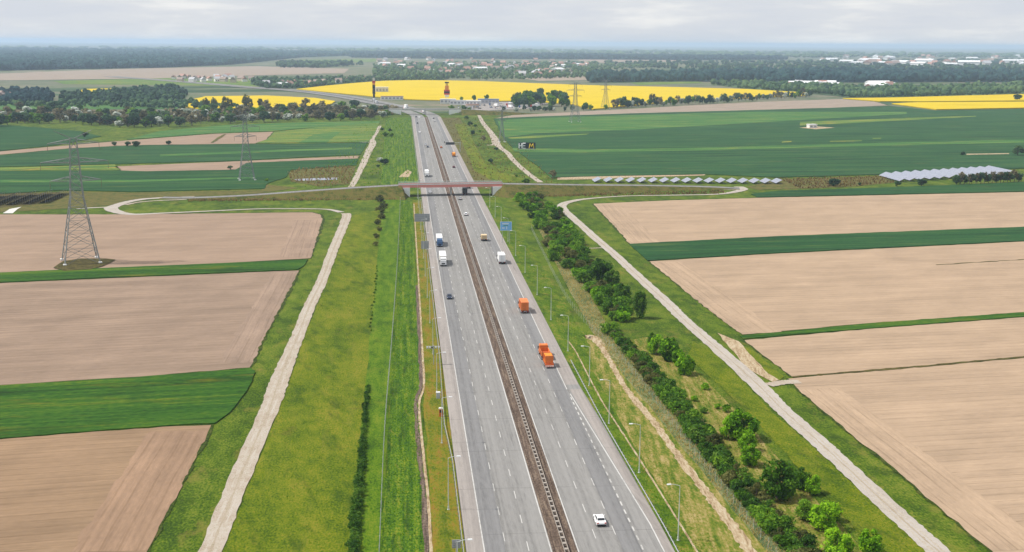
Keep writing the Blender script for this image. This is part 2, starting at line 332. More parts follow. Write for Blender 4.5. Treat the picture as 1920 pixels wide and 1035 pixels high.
flat('solar_face', (.27, .285, .34, 1), .3, .5, var=.08); flat('solar_dark', (.012, .014, .024, 1), .3, .5, var=.2)  # solar_face: pale lilac base colour stands in for reflected sky
def solar_grid():
    m = MATS['solar_face']; t = m.node_tree; b = t.nodes['Principled BSDF']; src = b.inputs['Base Color'].links[0].from_socket
    br_ = N(t, 'ShaderNodeTexBrick'); br_.offset = 0; tc_ = N(t, 'ShaderNodeTexCoord'); L(t, tc_.outputs['Object'], br_.inputs['Vector'])
    for k, v in (('Scale', 1.0), ('Mortar Size', .05), ('Brick Width', 1.02), ('Row Height', 1.65)): br_.inputs[k].default_value = v
    br_.inputs['Color1'].default_value = (1, 1, 1, 1); br_.inputs['Color2'].default_value = (.86, .88, .93, 1); br_.inputs['Mortar'].default_value = (.45, .46, .5, 1)
    mx = N(t, 'ShaderNodeMix', data_type='RGBA', blend_type='MULTIPLY'); mx.inputs[0].default_value = 1; L(t, src, mx.inputs[6]); L(t, br_.outputs[0], mx.inputs[7]); L(t, mx.outputs[2], b.inputs['Base Color'])
solar_grid()
flat('bark', (.09, .07, .055, 1), .95); flat('bark_pale', (.2, .17, .14, 1), .95)
flat('wall_white', (.74, .72, .68, 1), .8); flat('wall_cream', (.52, .44, .34, 1), .8); flat('roof_red', (.34, .2, .16, 1), .8); flat('roof_grey', (.4, .4, .42, 1), .8); flat('roof_brown', (.26, .2, .17, 1), .8); flat('metal_white', (.7, .71, .72, 1), .4)
LK = .78
leaf_mat('leaf_bright', lin(48, 86, 8, LK), lin(96, 142, 16, LK), lin(140, 180, 30, LK)); leaf_mat('leaf_mid', lin(44, 78, 14, LK), lin(80, 120, 26, LK), lin(120, 152, 42, LK))
leaf_mat('leaf_dark', lin(36, 66, 18, LK), lin(64, 102, 28, LK), lin(106, 134, 46, LK)); leaf_mat('leaf_olive', lin(58, 66, 30, LK), lin(88, 92, 46, LK), lin(118, 118, 66, LK))
leaf_mat('leaf_blossom', lin(84, 102, 72, LK), lin(158, 166, 152, LK), lin(214, 216, 212, LK)); leaf_mat('leaf_brown', lin(60, 62, 38, LK), lin(98, 94, 66, LK), lin(132, 122, 94, LK))
leaf_mat('leaf_far', lin(36, 62, 44, LK), lin(62, 92, 60, LK), lin(98, 122, 78, LK), .05); leaf_mat('leaf_wood', lin(18, 44, 50, LK), lin(30, 62, 66, LK), lin(48, 82, 80, LK), .02)  # leaf_wood: blue of distant haze is mixed into the leaf colours
leaf_mat('tuft_green', lin(56, 92, 12, LK), lin(90, 128, 20, LK), lin(122, 150, 34, LK), .2); leaf_mat('tuft_straw', lin(110, 112, 44, LK), lin(150, 138, 76, LK), lin(186, 168, 112, LK), .2)
leaf_mat('tuft_brown', lin(84, 68, 40, LK), lin(116, 94, 60, LK), lin(140, 120, 76, LK), .2)

# ------------------------------------------------------------------ ground
gv = [(-40000, -3000, -.12), (40000, -3000, -.12), (40000, 1480, -.12), (-40000, 1480, -.12)]
tag(mesh_obj('ground', gv + [(-40000, 40000, -.12), (40000, 40000, -.12)], [(0, 1, 2, 3), (3, 2, 5, 4)], ['grass', 'farmland'], None, [0, 1]), 'wide level ground of grass verges and distant farmland', 'ground', kind='structure')
# verges along the motorway (world metres: x across, y along)
def strip(name, x0, x1, y0, y1, z, mat, label, xf0=None, xf1=None):
    xf0 = x0 if xf0 is None else xf0; xf1 = x1 if xf1 is None else xf1
    sheet(name, [(x0, y0), (x1, y0), (xf1, y1), (xf0, y1)], z, mat, label, 'grass', px=False, step=6, jit=.3)
sheet('meadow', [G(655, 404), G(636, 465), G(613, 525), G(571, 627), G(537, 730), G(522, 765), G(470, 900), G(415, 1035), G(330, 1240), (-9.6, 150), (-9.6, 300), (-11.6, 620)], -.06, 'meadow_olive', 'olive mown meadow between the pale dirt track and the row of dark shrubs', 'grass', px=False, step=6, jit=.3)
strip('mown_strip', -9.8, -4.6, 150, 660, -.03, 'meadow_bright', 'bright green mown strip between the shrub row and wire fence', -11.6, -2)
strip('verge', -4.7, 3.4, 150, 655, -.01, 'meadow_lush', 'lush green verge between wire fence and drainage gutter', -2.1, 4.6)
strip('dry_verge', 4.2, 10.2, 150, 655, .0, 'meadow_rust', 'rusty dry grass verge with lamp posts beside the guardrail', 5.0)
strip('roadside_verge', 44.3, 54, 150, 660, -.02, 'verge_mix', 'green verge with lamp posts beside the accelerating lane')
sheet('straw_verge', [(1100, 632), (1122, 628), (1200, 720), (1300, 830), (1440, 1000), (1540, 1140), (1340, 1140), (1290, 1000), (1180, 820), (1110, 690)], .01, 'verge_straw', 'straw coloured verge on both sides of the sandy track', 'grass')
sheet('reed_strip', [(1010, 430), (1020, 428), (1085, 520), (1140, 610), (1180, 670), (1290, 800), (1440, 980), (1560, 1130), (1510, 1130), (1410, 1000), (1260, 815), (1160, 690), (1112, 625), (1060, 530)], .02, 'reeds', 'pale reedy grass along the roadside wire fence', 'grass')
sheet('orchard_ground', [(1170, 640), (1215, 632), (1300, 690), (1400, 790), (1500, 905), (1600, 1010), (1680, 1110), (1580, 1140), (1440, 985), (1330, 850), (1250, 750)], .0, 'verge_straw', 'patchy straw ground under the bright young trees', 'grass')
sheet('olive_verge', [(1300, 640), (1345, 665), (1450, 775), (1580, 890), (1740, 1035), (1900, 1180), (1760, 1180), (1640, 1030), (1500, 880), (1390, 760), (1290, 670)], .01, 'meadow_olive', 'olive verge along the pale gravel farm road', 'grass')
strip('verge', -14, 9.9, 705, 1390, -.05, 'meadow_lush', 'darker verge strip beyond the overpass on the oncoming side', -20)
strip('verge', 44.4, 58, 705, 1390, -.05, 'scrub_dry', 'dry olive verge beyond the overpass on the outbound side', 44.4, 66)
sheet('dry_patch', [(852, 232), (872, 232), (886, 262), (905, 300), (960, 330), (1000, 340), (930, 342), (890, 320), (868, 270)], -.03, 'meadow_olive', 'olive slope between the motorway and the winding dirt lane', 'grass')
sheet('dry_patch', [(748, 332), (764, 318), (772, 322), (766, 332)], -.02, 'sand', 'bare sandy spot by the carriageway beyond the overpass', 'ground')
# ploughed and sown fields
def f_soil(pts, mat, label):
    o = sheet('ploughed_field', pts, .02, mat, label, 'field', jit=.35, step=3)
    w = [G(*p) for p in pts]; n = len(w); a = sum(w[i][0] * w[(i + 1) % n][1] - w[(i + 1) % n][0] * w[i][1] for i in range(n)); sg = 1 if a > 0 else -1; q = []
    for i in range(n):                                    # ragged weedy margin just outside the ploughed soil
        p0, p1, p2 = w[i - 1], w[i], w[(i + 1) % n]; d1, d2 = math.dist(p0, p1), math.dist(p1, p2)
        nx = ((p1[1] - p0[1]) / d1 + (p2[1] - p1[1]) / d2) * sg; ny = (-(p1[0] - p0[0]) / d1 - (p2[0] - p1[0]) / d2) * sg; l = math.hypot(nx, ny) + 1e-6; k = .7 * max(1, p1[1] / 330)
        q.append((p1[0] + nx / l * k, p1[1] + ny / l * k))
    sheet('field_margin', q, .004, 'weeds_green', 'dark weedy margin of the ' + label.split(' with ')[0].split(' between ')[0].split(' beside ')[0], 'grass', px=False, jit=.5, step=2.2)
    return o
def f_crop(pts, mat, label, th=.22): sheet('crop_field', pts, .02, mat, label, 'field', thick=th)
f_soil([(-600, 868), (0, 824), (200, 808), (330, 799), (396, 797), (392, 806), (370, 848), (320, 945), (275, 1035), (140, 1290), (-700, 1290)], 'soil_brown', 'brown harrowed field with tractor lines, below the broad green strip by the dirt track')
f_crop([(-600, 765), (0, 724), (250, 709), (470, 691), (479, 698), (462, 735), (430, 775), (402, 795), (330, 798), (200, 807), (0, 823), (-600, 867)], 'wheat_near', 'broad bright green crop strip between brown and greyish ploughed fields')
f_soil([(-600, 566), (0, 531), (250, 520), (560, 507), (552, 525), (520, 585), (490, 640), (474, 680), (468, 689), (250, 707), (0, 722), (-600, 762)], 'soil_grey', 'greyish pink ploughed field between two green crop strips')
f_crop([(-600, 535), (0, 512), (110, 507), (250, 501), (420, 494), (578, 487), (568, 500), (558, 506), (250, 519), (0, 530), (-600, 564)], 'wheat_near', 'narrow green crop strip at the foot of the tall pylon')
f_soil([(-600, 405), (0, 402), (230, 402), (420, 400), (585, 398), (600, 402), (605, 410), (592, 450), (582, 484), (420, 493), (250, 500), (110, 506), (0, 511), (-600, 533)], 'soil_pink', 'pinkish ploughed field around the base of the tall pylon')
f_soil([(1113, 382), (1250, 376), (1420, 371), (1650, 366), (1920, 360), (2500, 345), (2500, 404), (1920, 425), (1450, 443), (1182, 457), (1160, 432)], 'soil_warm', 'pale ploughed field beside the bend of the gravel road')
f_crop([(1180, 458), (1450, 444), (1920, 426), (2500, 405), (2500, 424), (1920, 452), (1450, 475), (1214, 489)], 'wheat_dark', 'dark green crop strip between two pale ploughed fields')
f_soil([(1218, 490), (1450, 476), (1920, 453), (2500, 426), (2500, 540), (1920, 585), (1640, 605), (1392, 627), (1330, 580)], 'soil_warm', 'large pale ploughed field bordered by a thin grass balk')
f_crop([(1386, 630), (1640, 606), (1920, 586), (2500, 542), (2500, 549), (1920, 594), (1640, 615), (1394, 636)], 'wheat_near', 'thin green balk between pale ploughed fields', .12)
f_soil([(1396, 638), (1640, 616), (1920, 595), (2500, 551), (2500, 620), (1920, 668), (1700, 688), (1485, 706), (1440, 672)], 'soil_warm', 'pale ploughed strip between the green balk and the dark weed line')
f_soil([(1478, 710), (1700, 691), (1920, 671), (2500, 624), (2700, 1290), (2200, 1290), (1862, 1035), (1700, 898), (1560, 782), (1495, 728)], 'soil_warm', 'widest pale ploughed field along the gravel road')
def headland(edge, side, width, base, label):
    """strip worked along the end of a field: its furrows run with the edge"""
    w = [G(*p) for p in edge]; a, b = w[0], w[-1]; d = math.dist(a, b); nx, ny = -(b[1] - a[1]) / d * side, (b[0] - a[0]) / d * side
    nm = 'headland_' + str(len(MATS)); soil(nm, base, math.atan2(b[1] - a[1], b[0] - a[0]), 1.3)
    sheet('headland', w + [(p[0] + nx * width, p[1] + ny * width) for p in w[::-1]], .045, nm, label, 'field', px=False, jit=.5, step=3)
headland([(276, 1033), (320, 946), (369, 849), (391, 807)], 1, 13, (178, 147, 121), 'brown headland with furrows along the grass by the dirt track')
headland([(1860, 1033), (1700, 899), (1562, 784), (1497, 730)], -1, 11, (204, 177, 149), 'pale headland along the verge of the gravel road')
headland([(1390, 625), (1330, 582), (1220, 492)], -1, 13, (204, 177, 149), 'pale headland at the end of the large ploughed field')
headland([(1179, 455), (1160, 433), (1115, 384)], -1, 14, (204, 177, 149), 'pale headland by the bend of the gravel road')
headland([(475, 679), (490, 641), (519, 586), (556, 510)], 1, 9, (175, 151, 132), 'greyish headland at the end of the ploughed field')
headland([(583, 482), (592, 451), (603, 412)], 1, 13, (185, 159, 138), 'pinkish headland beside the dirt track')
sheet('weed_line', [(1485, 706), (1700, 688), (1920, 668), (2300, 637), (2300, 640), (1920, 671), (1700, 691), (1486, 708)], .05, 'weeds', 'thin dark weed line between ploughed fields', 'grass', jit=.5, step=2)
sheet('weed_line', [(1755, 496), (1840, 491), (1920, 486), (2200, 470), (2200, 471), (1920, 487.2), (1840, 492.2), (1756, 497.2)], .05, 'weeds', 'short dark weed line inside the large pale field', 'grass', jit=.5, step=2)
sheet('dirt_patch', [(1345, 624), (1385, 640), (1420, 672), (1462, 712), (1448, 716), (1400, 690)], .03, 'sand', 'bare sandy wedge beside the gravel road', 'ground')
sheet('balk', [(1394, 650), (1402, 652), (1470, 706), (1462, 713), (1440, 700)], .05, 'meadow_olive', 'small grassy balk at the field corner by the gravel road', 'grass')
# upper left fields
f_crop([(-500, 322), (0, 321), (215, 320), (275, 322), (440, 319), (463, 306), (672, 298), (668, 310), (545, 319), (536, 333), (502, 344), (496, 354), (250, 360), (110, 357), (0, 364), (-500, 372)], 'wheat_dark', 'dark green field in front of the far pylon')
f_soil([(215, 312), (430, 303), (672, 292), (671, 297), (462, 305), (445, 318), (275, 321), (228, 320)], 'soil_pink', 'narrow tan ploughed strip crossing the dark green fields')
sheet('stubble', [(-500, 318), (0, 314), (130, 311), (215, 308), (228, 318), (120, 318), (0, 320), (-500, 322)], .02, 'meadow_light', 'light green balk beside the tan strip', 'field')
f_crop([(-500, 300), (0, 292), (130, 279), (250, 273), (420, 271), (560, 270), (690, 267), (676, 290), (430, 302), (215, 308), (0, 313), (-500, 317)], 'wheat_blue', 'long dark green field below the tan slope')
f_soil([(-300, 296), (0, 284), (110, 274), (230, 264), (400, 251), (512, 247), (498, 262), (478, 269), (250, 272), (130, 278), (0, 290), (-300, 300)], 'soil_pink', 'tan ploughed slope with scattered bushes')
f_crop([(514, 248), (600, 238), (711, 231), (703, 250), (692, 266), (480, 269), (500, 262)], 'meadow_light', 'light green pasture beside the dirt lane')
f_crop([(238, 262), (300, 246), (420, 235), (560, 230), (712, 227), (711, 231), (600, 238), (512, 246), (400, 250)], 'wheat_mid', 'green field along the belt of trees')
f_crop([(-300, 238), (0, 234), (80, 240), (150, 246), (190, 256), (110, 272), (0, 283), (-300, 295)], 'wheat_dark', 'rounded dark green field below the blossoming trees')
for pts, mt, lb in [([(560, 268), (590, 252), (640, 247), (612, 268)], 'wheat_mid', 'darker green strip across the light pasture'), ([(300, 290), (480, 283), (660, 277), (660, 280), (480, 287), (300, 294)], 'wheat_mid', 'pale band along the long dark field'), ([(0, 338), (250, 338), (480, 332), (480, 335), (250, 342), (0, 343)], 'wheat_mid', 'pale band across the dark pylon field'), ([(395, 268), (408, 258), (420, 252), (424, 252), (412, 260), (400, 268)], 'scrub_dry', 'dark weedy strip across the tan slope')]:
    sheet('crop_band', pts, .28, mt, lb, 'field')
sheet('scrub', [(540, 324), (560, 316), (640, 311), (668, 312), (655, 345), (600, 350), (545, 340)], .03, 'scrub_dry', 'brown scrubby hollow with a small pond', 'grass')
sheet('water', [(552, 336), (592, 334), (634, 333), (632, 337), (594, 338), (556, 339)], .05, 'solar_face', 'small pale pond in the scrubby hollow', 'water')
sheet('scrub', [(112, 358), (250, 361), (490, 356), (500, 346), (560, 352), (490, 362), (360, 368), (250, 374), (200, 386), (0, 398), (0, 388), (60, 384), (110, 372)], .0, 'scrub_dry', 'brownish scrub between dark field and overpass road', 'grass')
# upper right fields
f_crop([(926, 223), (1000, 219), (1200, 212.5), (1420, 206.5), (1560, 202.5), (1670, 199), (1752, 207.5), (1920, 204.5), (2500, 196), (2500, 300), (1920, 316), (1640, 328), (1460, 333), (1320, 327), (1110, 331), (1034, 333), (1000, 306), (960, 276), (942, 256)], 'wheat_blue', 'vast dark green field with faint lighter bands behind the solar tables', .3)
sheet('crop_band', [(945, 258), (1010, 250), (1200, 243), (1460, 228), (1700, 214), (1700, 210), (1420, 210), (1200, 216), (1000, 222), (932, 226)], .34, 'wheat_mid', 'lighter green band across the vast dark field', 'field')
for pts, mt, lb in [([(965, 285), (1080, 287), (1300, 283), (1560, 276), (1920, 268), (2300, 262), (2300, 258), (1920, 262), (1560, 271), (1300, 278), (1100, 281), (960, 278)], 'wheat_mid', 'faint lighter tramline band through the middle of the vast field'),
    ([(960, 262), (1100, 253), (1105, 251), (1000, 255), (952, 259)], 'meadow_light', 'short pale streak near the billboard'),
    ([(1556, 267), (1616, 265), (1616, 263.6), (1556, 265)], 'meadow_light', 'pale bare streak in the vast field'), ([(1466, 268), (1484, 267), (1484, 265), (1466, 266)], 'meadow_light', 'little pale patch in the vast field'), ([(1636, 261), (1652, 260.5), (1652, 259), (1636, 259.5)], 'meadow_light', 'tiny pale spot in the vast field'), ([(1812, 291), (1892, 289.5), (1892, 288), (1812, 289)], 'sand', 'bare streak beside the large dark bush'),
    ([(1500, 236), (1700, 226), (1830, 219), (1830, 217.5), (1690, 222), (1500, 229)], 'meadow_light', 'light green sweep across the vast field')]:
    sheet('crop_band', pts, .352, mt, lb, 'field')
f_soil([(926, 222), (960, 216), (1200, 203), (1330, 195.5), (1420, 191), (1575, 185.5), (1640, 190.5), (1665, 197.5), (1560, 202), (1420, 206), (1200, 212), (1000, 218.5)], 'soil_far', 'long pale tan strip behind the vast green field')
sheet('bare_strip', [(1045, 333), (1110, 331), (1300, 326), (1325, 326), (1320, 329), (1180, 333), (1120, 336), (1045, 337)], .04, 'sand', 'bare sandy strip along the edge of the vast field', 'ground')
sheet('scrub', [(1460, 336), (1650, 330), (1680, 342), (1600, 350), (1500, 354), (1420, 356), (1400, 350)], .02, 'scrub_dry', 'dry scrub between the two groups of solar tables', 'grass')
f_crop([(1408, 364), (1460, 358), (1660, 352), (1920, 342), (2500, 322), (2500, 343), (1920, 359), (1650, 365), (1420, 370)], 'wheat_dark', 'narrow dark green strip in front of the large solar array')
# rape
def rape(pts, label): sheet('rapeseed_field', pts, .3, 'rape', label, 'field', thick=1.1, jit=.4)
rape([(556, 168), (600, 163), (660, 157), (720, 152.5), (790, 151), (900, 153), (1000, 157), (1100, 160.5), (1250, 164), (1400, 168), (1522, 175.5), (1515, 180), (1350, 187), (1250, 193), (1165, 201), (1112, 206), (1070, 196), (980, 190), (900, 191.5), (850, 190), (760, 187.5), (660, 178)], 'wide yellow rapeseed field behind the service area')
rape([(338, 200), (352, 190), (385, 182), (500, 180.5), (590, 185), (628, 191), (622, 196), (600, 201), (480, 204), (380, 206)], 'small yellow rapeseed field behind the belt of bare trees')
rape([(1580, 185.5), (1680, 184), (1920, 177.5), (2400, 168), (2400, 186), (1920, 190), (1720, 191.5), (1650, 191)], 'yellow rapeseed strip at the far edge of the vast green field')
rape([(1672, 195.5), (1720, 193), (1920, 192), (2400, 187), (2400, 194), (1920, 203.5), (1755, 206.5)], 'yellow rapeseed field with a pointed corner by the vast green field')
rape([(140, 174), (160, 168), (215, 167), (205, 173), (160, 176)], 'little yellow rapeseed patch among dark woods')
# far farmland
def far(pts, mat, label, z=.25): sheet('far_field', pts, z, mat, label, 'field', jit=.3)
far([(-300, 146), (0, 138), (200, 130), (480, 124), (655, 129), (645, 137), (420, 143), (300, 147), (0, 151), (-300, 158)], 'soil_far', 'distant pinkish bare field in front of the great forest')
far([(980, 147), (1040, 143), (1105, 144), (1105, 150), (1010, 152)], 'soil_far', 'distant tan field beside the village woods')
far([(1080, 112), (1250, 108), (1330, 110), (1250, 116), (1100, 118)], 'soil_far', 'hazy pale field far beyond the village')
far([(1180, 155), (1300, 151), (1320, 156), (1200, 160)], 'meadow_light', 'light pasture behind the rapeseed field')
far([(0, 190), (220, 190), (350, 196), (330, 205), (120, 205), (0, 208)], 'wheat_mid', 'green meadow behind the blossoming belt of trees')
far([(560, 112), (720, 110), (700, 116), (590, 118)], 'meadow_light', 'pale green field far beyond the poplars')
far([(100, 152), (330, 146), (480, 148), (700, 156), (560, 164), (330, 160), (120, 158)], 'meadow_light', 'pale green field along the curving motorway')

# ------------------------------------------------------------------ farm tracks
ribbon('dirt_track', [(647, 400), (650, 405), (641, 430), (625, 468), (604, 525), (582, 570), (559.5, 627), (535, 685), (518, 730), (506, 765), (450, 895), (394, 1035), (310, 1240)],
       [4.5, 4.6, 4.4, 4.2, 4, 4, 4, 4.6, 5, 4.6, 4.3, 4.2, 4.2], .07, 'gravel', 'pale dirt track running along the meadow towards the overpass', 'track', ruts=True)
ribbon('dirt_track', [(640, 398), (610, 392.5), (540, 391.5), (480, 392), (391, 396), (300, 400), (250, 402), (222, 398), (208, 391), (222, 384), (250, 376.5), (287, 372), (365, 369)],
       [4, 2.6, 2.4, 2.6, 3, 3.4, 4.6, 6, 7, 6, 5, 5, 5], .09, 'gravel_light', 'pale looping dirt track at the end of the overpass ramp', 'track')
ribbon('dirt_track', [(143, 391.5), (175, 389.5), (205, 388.5)], 3, .06, 'gravel_light', 'short pale spur leaving the looping track', 'track')
sheet('yard', [(5, 400), (18, 392), (40, 388), (33, 392), (24, 400)], .05, 'concrete', 'pale concrete yard beside the dark solar rows', 'yard')
ribbon('dirt_track', [(712, 236), (706, 248), (698, 260), (699, 269), (690.6, 285), (681, 307.5), (670, 330), (658, 352)], [4, 4, 4.5, 6, 5.5, 4.6, 4, 3.6], .07, 'gravel', 'dirt lane climbing beyond the overpass past the light pasture', 'track', ruts=True)
ribbon('dirt_track', [(640, 266), (670, 266), (697, 267)], 3.5, .06, 'gravel_light', 'short dirt spur towards the long green field', 'track')
ribbon('dirt_track', [(897, 214), (900, 220), (907, 232.5), (919, 247), (928, 261), (930, 268), (938, 277), (952, 287), (961, 299), (986, 322), (1013, 342)], [3.5, 4, 5, 5.5, 7, 7, 5, 4.6, 4.2, 4, 4], .07, 'gravel', 'dirt lane winding from the service area to the overpass', 'track', ruts=True)
ribbon('dirt_track', [(913, 272), (922, 272), (931, 268)], 3.5, .06, 'gravel', 'short spur of the winding dirt lane', 'track')
ribbon('gravel_road', [(1384, 350), (1393, 355), (1372, 361), (1338, 364.5), (1269, 366), (1177, 367.5), (1109, 372), (1074, 377), (1055, 383.5), (1056.5, 393), (1080, 413.5), (1117, 447), (1152, 477), (1206, 527), (1255, 572), (1283, 600), (1338, 647.5), (1421, 722), (1464, 765), (1530, 824), (1578, 868), (1690, 972), (1760, 1035), (1960, 1215)],
       [6, 6, 4.5, 3.6, 3.2, 3, 3.4, 4.6, 5, 4.8, 4.2, 4, 4, 4.2, 4.3, 4.2, 4.3, 5, 4.4, 4.6, 4.4, 4.5, 4.5, 4.5], .08, 'gravel_light', 'long pale gravel farm road bending round under the overpass ramp', 'road', ruts=True)
ribbon('footpath', [(1092, 466), (1110, 465.5), (1132, 464.5)], 1.4, .05, 'gravel', 'short pale path across the grass to the gravel road', 'path')
ribbon('dirt_track', [(1244, 350.5), (1290, 352.5), (1340, 354.5), (1384, 356)], 2.6, .06, 'gravel', 'inner pale track inside the bend of the gravel road', 'track')
ribbon('dirt_track', [(236, 384), (262, 379), (300, 376), (350, 374)], 2.4, .06, 'gravel', 'inner pale track inside the looping dirt track', 'track')
ribbon('gravel_spur', [(1440, 722), (1470, 717), (1500, 716)], 3.4, .075, 'gravel', 'gravel spur into the ploughed field', 'track')
ribbon('sandy_track', [(1098, 632), (1112, 633), (1128, 650), (1143, 675), (1168, 720), (1200, 761), (1231, 798), (1268, 851), (1310, 905), (1345, 950), (1390, 1010), (1440, 1085)], [4.4, 3.6, 2.2, 1.5, 1.5, 1.9, 1.6, 1.8, 1.9, 2.2, 2.3, 2.4], .05, 'sand', 'narrow sandy track beside the roadside fence', 'track', jit=.3)

# ------------------------------------------------------------------ motorway
XL0, XL1, XR0, XR1 = 10.0, 25.0, 29.2, 44.4
Y0, Y1 = 120.0, 1400.0
FARC = [(27.1, 1400), (24.5, 1450), (10, 1537.6), (-11, 1626.7), (-42.6, 1741.5), (-98, 1927), (-182, 2131), (-274, 2272), (-385, 2462), (-500, 2650), (-700, 2950)]
def carriage(name, prof, mat, z, label, far_off, far_w):
    """prof: (y, x0, x1) rows of the straight part, then the far bend as a second object"""
    v = []; f = []
    for i, (y, a, b) in enumerate(prof):
        v += [(a, y, z), (b, y, z)]
        if i: f.append((2 * i - 2, 2 * i - 1, 2 * i + 1, 2 * i))
    n0 = len(v) // 2
    pts = smooth_line(FARC[1:], 6)
    for i, q in enumerate(pts):
        a, b = pts[max(i - 1, 0)], pts[min(i + 1, len(pts) - 1)]; d = math.dist(a, b); nx, ny = (b[1] - a[1]) / d, -(b[0] - a[0]) / d
        for k in (-.5, .5): v.append((q[0] + nx * (far_off + far_w * k), q[1] + ny * (far_off + far_w * k), z + .6 * min(1, i / 12)))
        j = n0 + i; f.append((2 * j - 2, 2 * j - 1, 2 * j + 1, 2 * j))
    return tag(mesh_obj(name, v, f, mat), label, 'road', kind='structure')
left = carriage('carriageway', [(Y0, XL0, XL1), (260, 10, XL1), (Y1, 10, XL1)], 'asphalt', .12, 'grey three-lane carriageway with traffic coming from the rapeseed hills', -9.5, 15)
right = carriage('carriageway', [(Y0, XR0, 46.2), (200, XR0, 46.1), (262, XR0, 45.2), (290, XR0, XR1), (Y1, XR0, XR1)], 'asphalt', .12, 'grey three-lane carriageway with orange trucks driving away', 9.6, 15)
def flatstrip(name, x0, x1, y0, y1, z, mat, parent, xa=None, xb=None):
    xa = x0 if xa is None else xa; xb = x1 if xb is None else xb
    return mesh_obj(name, [(x0, y0, z), (x1, y0, z), (xb, y1, z), (xa, y1, z)], [(0, 1, 2, 3)], mat, parent)
flatstrip('hard_shoulder', 10.05, 13.05, Y0, Y1, .125, 'asphalt_shoulder', left)
flatstrip('slow_lane', 13.36, 16.9, Y0, Y1, .125, 'asphalt_dark', left)
flatstrip('hard_shoulder', 40.9, 44.35, 290, Y1, .125, 'asphalt_shoulder', right)
flatstrip('hard_shoulder', 44.45, 46.1, Y0, 200, .125, 'asphalt_shoulder', right); flatstrip('hard_shoulder', 44.45, 46.05, 200.01, 286, .125, 'asphalt_shoulder', right, 41.4, 44.3)
flatstrip('slow_lane', 37.25, 40.55, Y0, Y1, .125, 'asphalt_dark', right)
for par, x in ((left, 13.2), (left, 24.75), (right, 29.45)): flatstrip('edge_line', x - .11, x + .11, Y0, Y1, .131, 'paint_white', par)
flatstrip('edge_line', 40.6, 40.86, 286, Y1, .131, 'paint_white', right)
flatstrip('edge_line', 44.15, 44.4, Y0, 200, .131, 'paint_white', right); flatstrip('edge_line', 44.15, 44.4, 200, 282, .131, 'paint_white', right, 40.9, 41.14)
dash = bpy.data.meshes.new('lane_dash'); dash.from_pydata([(-.075, -2, 0), (.075, -2, 0), (.075, 2, 0), (-.075, 2, 0)], [], [(0, 1, 2, 3)]); dash.materials.append(MATS['paint_white'])
sdash = bpy.data.meshes.new('short_dash'); sdash.from_pydata([(-.14, -1, 0), (.14, -1, 0), (.14, 1, 0), (-.14, 1, 0)], [], [(0, 1, 2, 3)]); sdash.materials.append(MATS['paint_white'])
for par, x, ph in ((left, 17.05, 4.2), (left, 20.9, 0), (right, 33.3, 4.3), (right, 37.1, 5.7)):
    rest = MB()
    k = 0
    while True:
        y = 180 + ph + 12 * k; k += 1
        if y > 1390: break
        if y < 760:
            d = bpy.data.objects.new('lane_dash', dash); link(d, par); d.location = (x, y, .131)
        else: rest.add([(x - .1, y - 2, .131), (x + .1, y - 2, .131), (x + .1, y + 2, .131), (x - .1, y + 2, .131)], [(0, 1, 2, 3)])
    o = rest.build('distant_lane_dashes', 'paint_white', par); o['kind'] = 'stuff'
for k in range(24):
    d = bpy.data.objects.new('short_dash', sdash); link(d, right); d.location = (40.75, 186 + k * 4, .131)
# median: earth strip with low kerbs and a double steel barrier
med = tag(mesh_obj('median', [(25.0, Y0, .05), (29.2, Y0, .05), (29.2, Y1, .05), (25.0, Y1, .05), (27, Y0, .2), (27, Y1, .2)], [(0, 4, 5, 3), (4, 1, 2, 5)], 'earth'), 'brown earth median between the two carriageways', 'median', kind='structure')
for x0, x1 in ((24.98, 25.35), (28.8, 29.22)):
    b = MB(); b.box(x0, x1, Y0, Y1, .04, .26); b.build('kerb', 'earth', med)
def barrier(name, xs, y0, y1, step, label, double, hand=1, mat='galvanised'):
    r = empty(name, (xs(y0), y0, .1)); tag(r, label, 'guardrail')
    ys = [y0 + i * 12 for i in range(int((y1 - y0) / 12) + 1)]; ys[-1] = y1
    X = r.location.x
    for off in ((-.32, .32) if double else (.12 * hand,)):
        v = []; f = []; pr = [(.05, .48), (-.02, .55), (.05, .62), (-.02, .70), (.05, .78)]
        for i, y in enumerate(ys):
            for a, z in pr: v.append((xs(y) - X + off + (a if off > 0 else -a), y - y0, z))
            if i:
                for j in range(4): f.append(((i - 1) * 5 + j, (i - 1) * 5 + j + 1, i * 5 + j + 1, i * 5 + j))
        mesh_obj('rail', v, f, mat, r)
    p = MB()
    if double: p.box(-.3, .3, -.36, .36, .52, .74); p.box(-.06, .06, -.05, .05, -.08, .66)
    else: p.box(-.06, .06, -.05, .05, -.1, .75); p.box(min(0, .1 * hand), max(0, .1 * hand), -.06, .06, .52, .74)
    me = None; n = int((y1 - y0) / step); rest = MB()
    for i in range(n):
        y = y0 + .5 + i * step
        if i < 295:
            if me is None: o = p.build('post', mat, r); me = o.data
            else: o = link(bpy.data.objects.new('post', me), r)
            o.location = (xs(y) - X, y - y0, 0)
        else: rest.add([(a + xs(y) - X, b + y - y0, c) for a, b, c in p.v], p.f)
    if rest.v: rest.build('distant_posts', mat, r)['kind'] = 'stuff'
    return r
barrier('median_barrier', lambda y: 27.25, 150, 1390, 2.4, 'double steel barrier with ladder-like spacers standing on the earth median', True, mat='rail_rust')
def xl(y): return 9.4 if y < 235 else (9.4 - .9 * (y - 235) / 25 if y < 260 else 8.5 + .8 * min(1, (y - 260) / 60))
barrier('guardrail', xl, 150, 655, 2.0, 'steel guardrail along the shoulder beside the rusty dry verge', False, 1)
barrier('guardrail', lambda y: 46.5 if y < 200 else (46.5 - 1.0 * (y - 200) / 60 if y < 260 else 45.5), 150, 312, 2.0, 'steel guardrail along the accelerating lane with lamp posts behind it', False, -1)
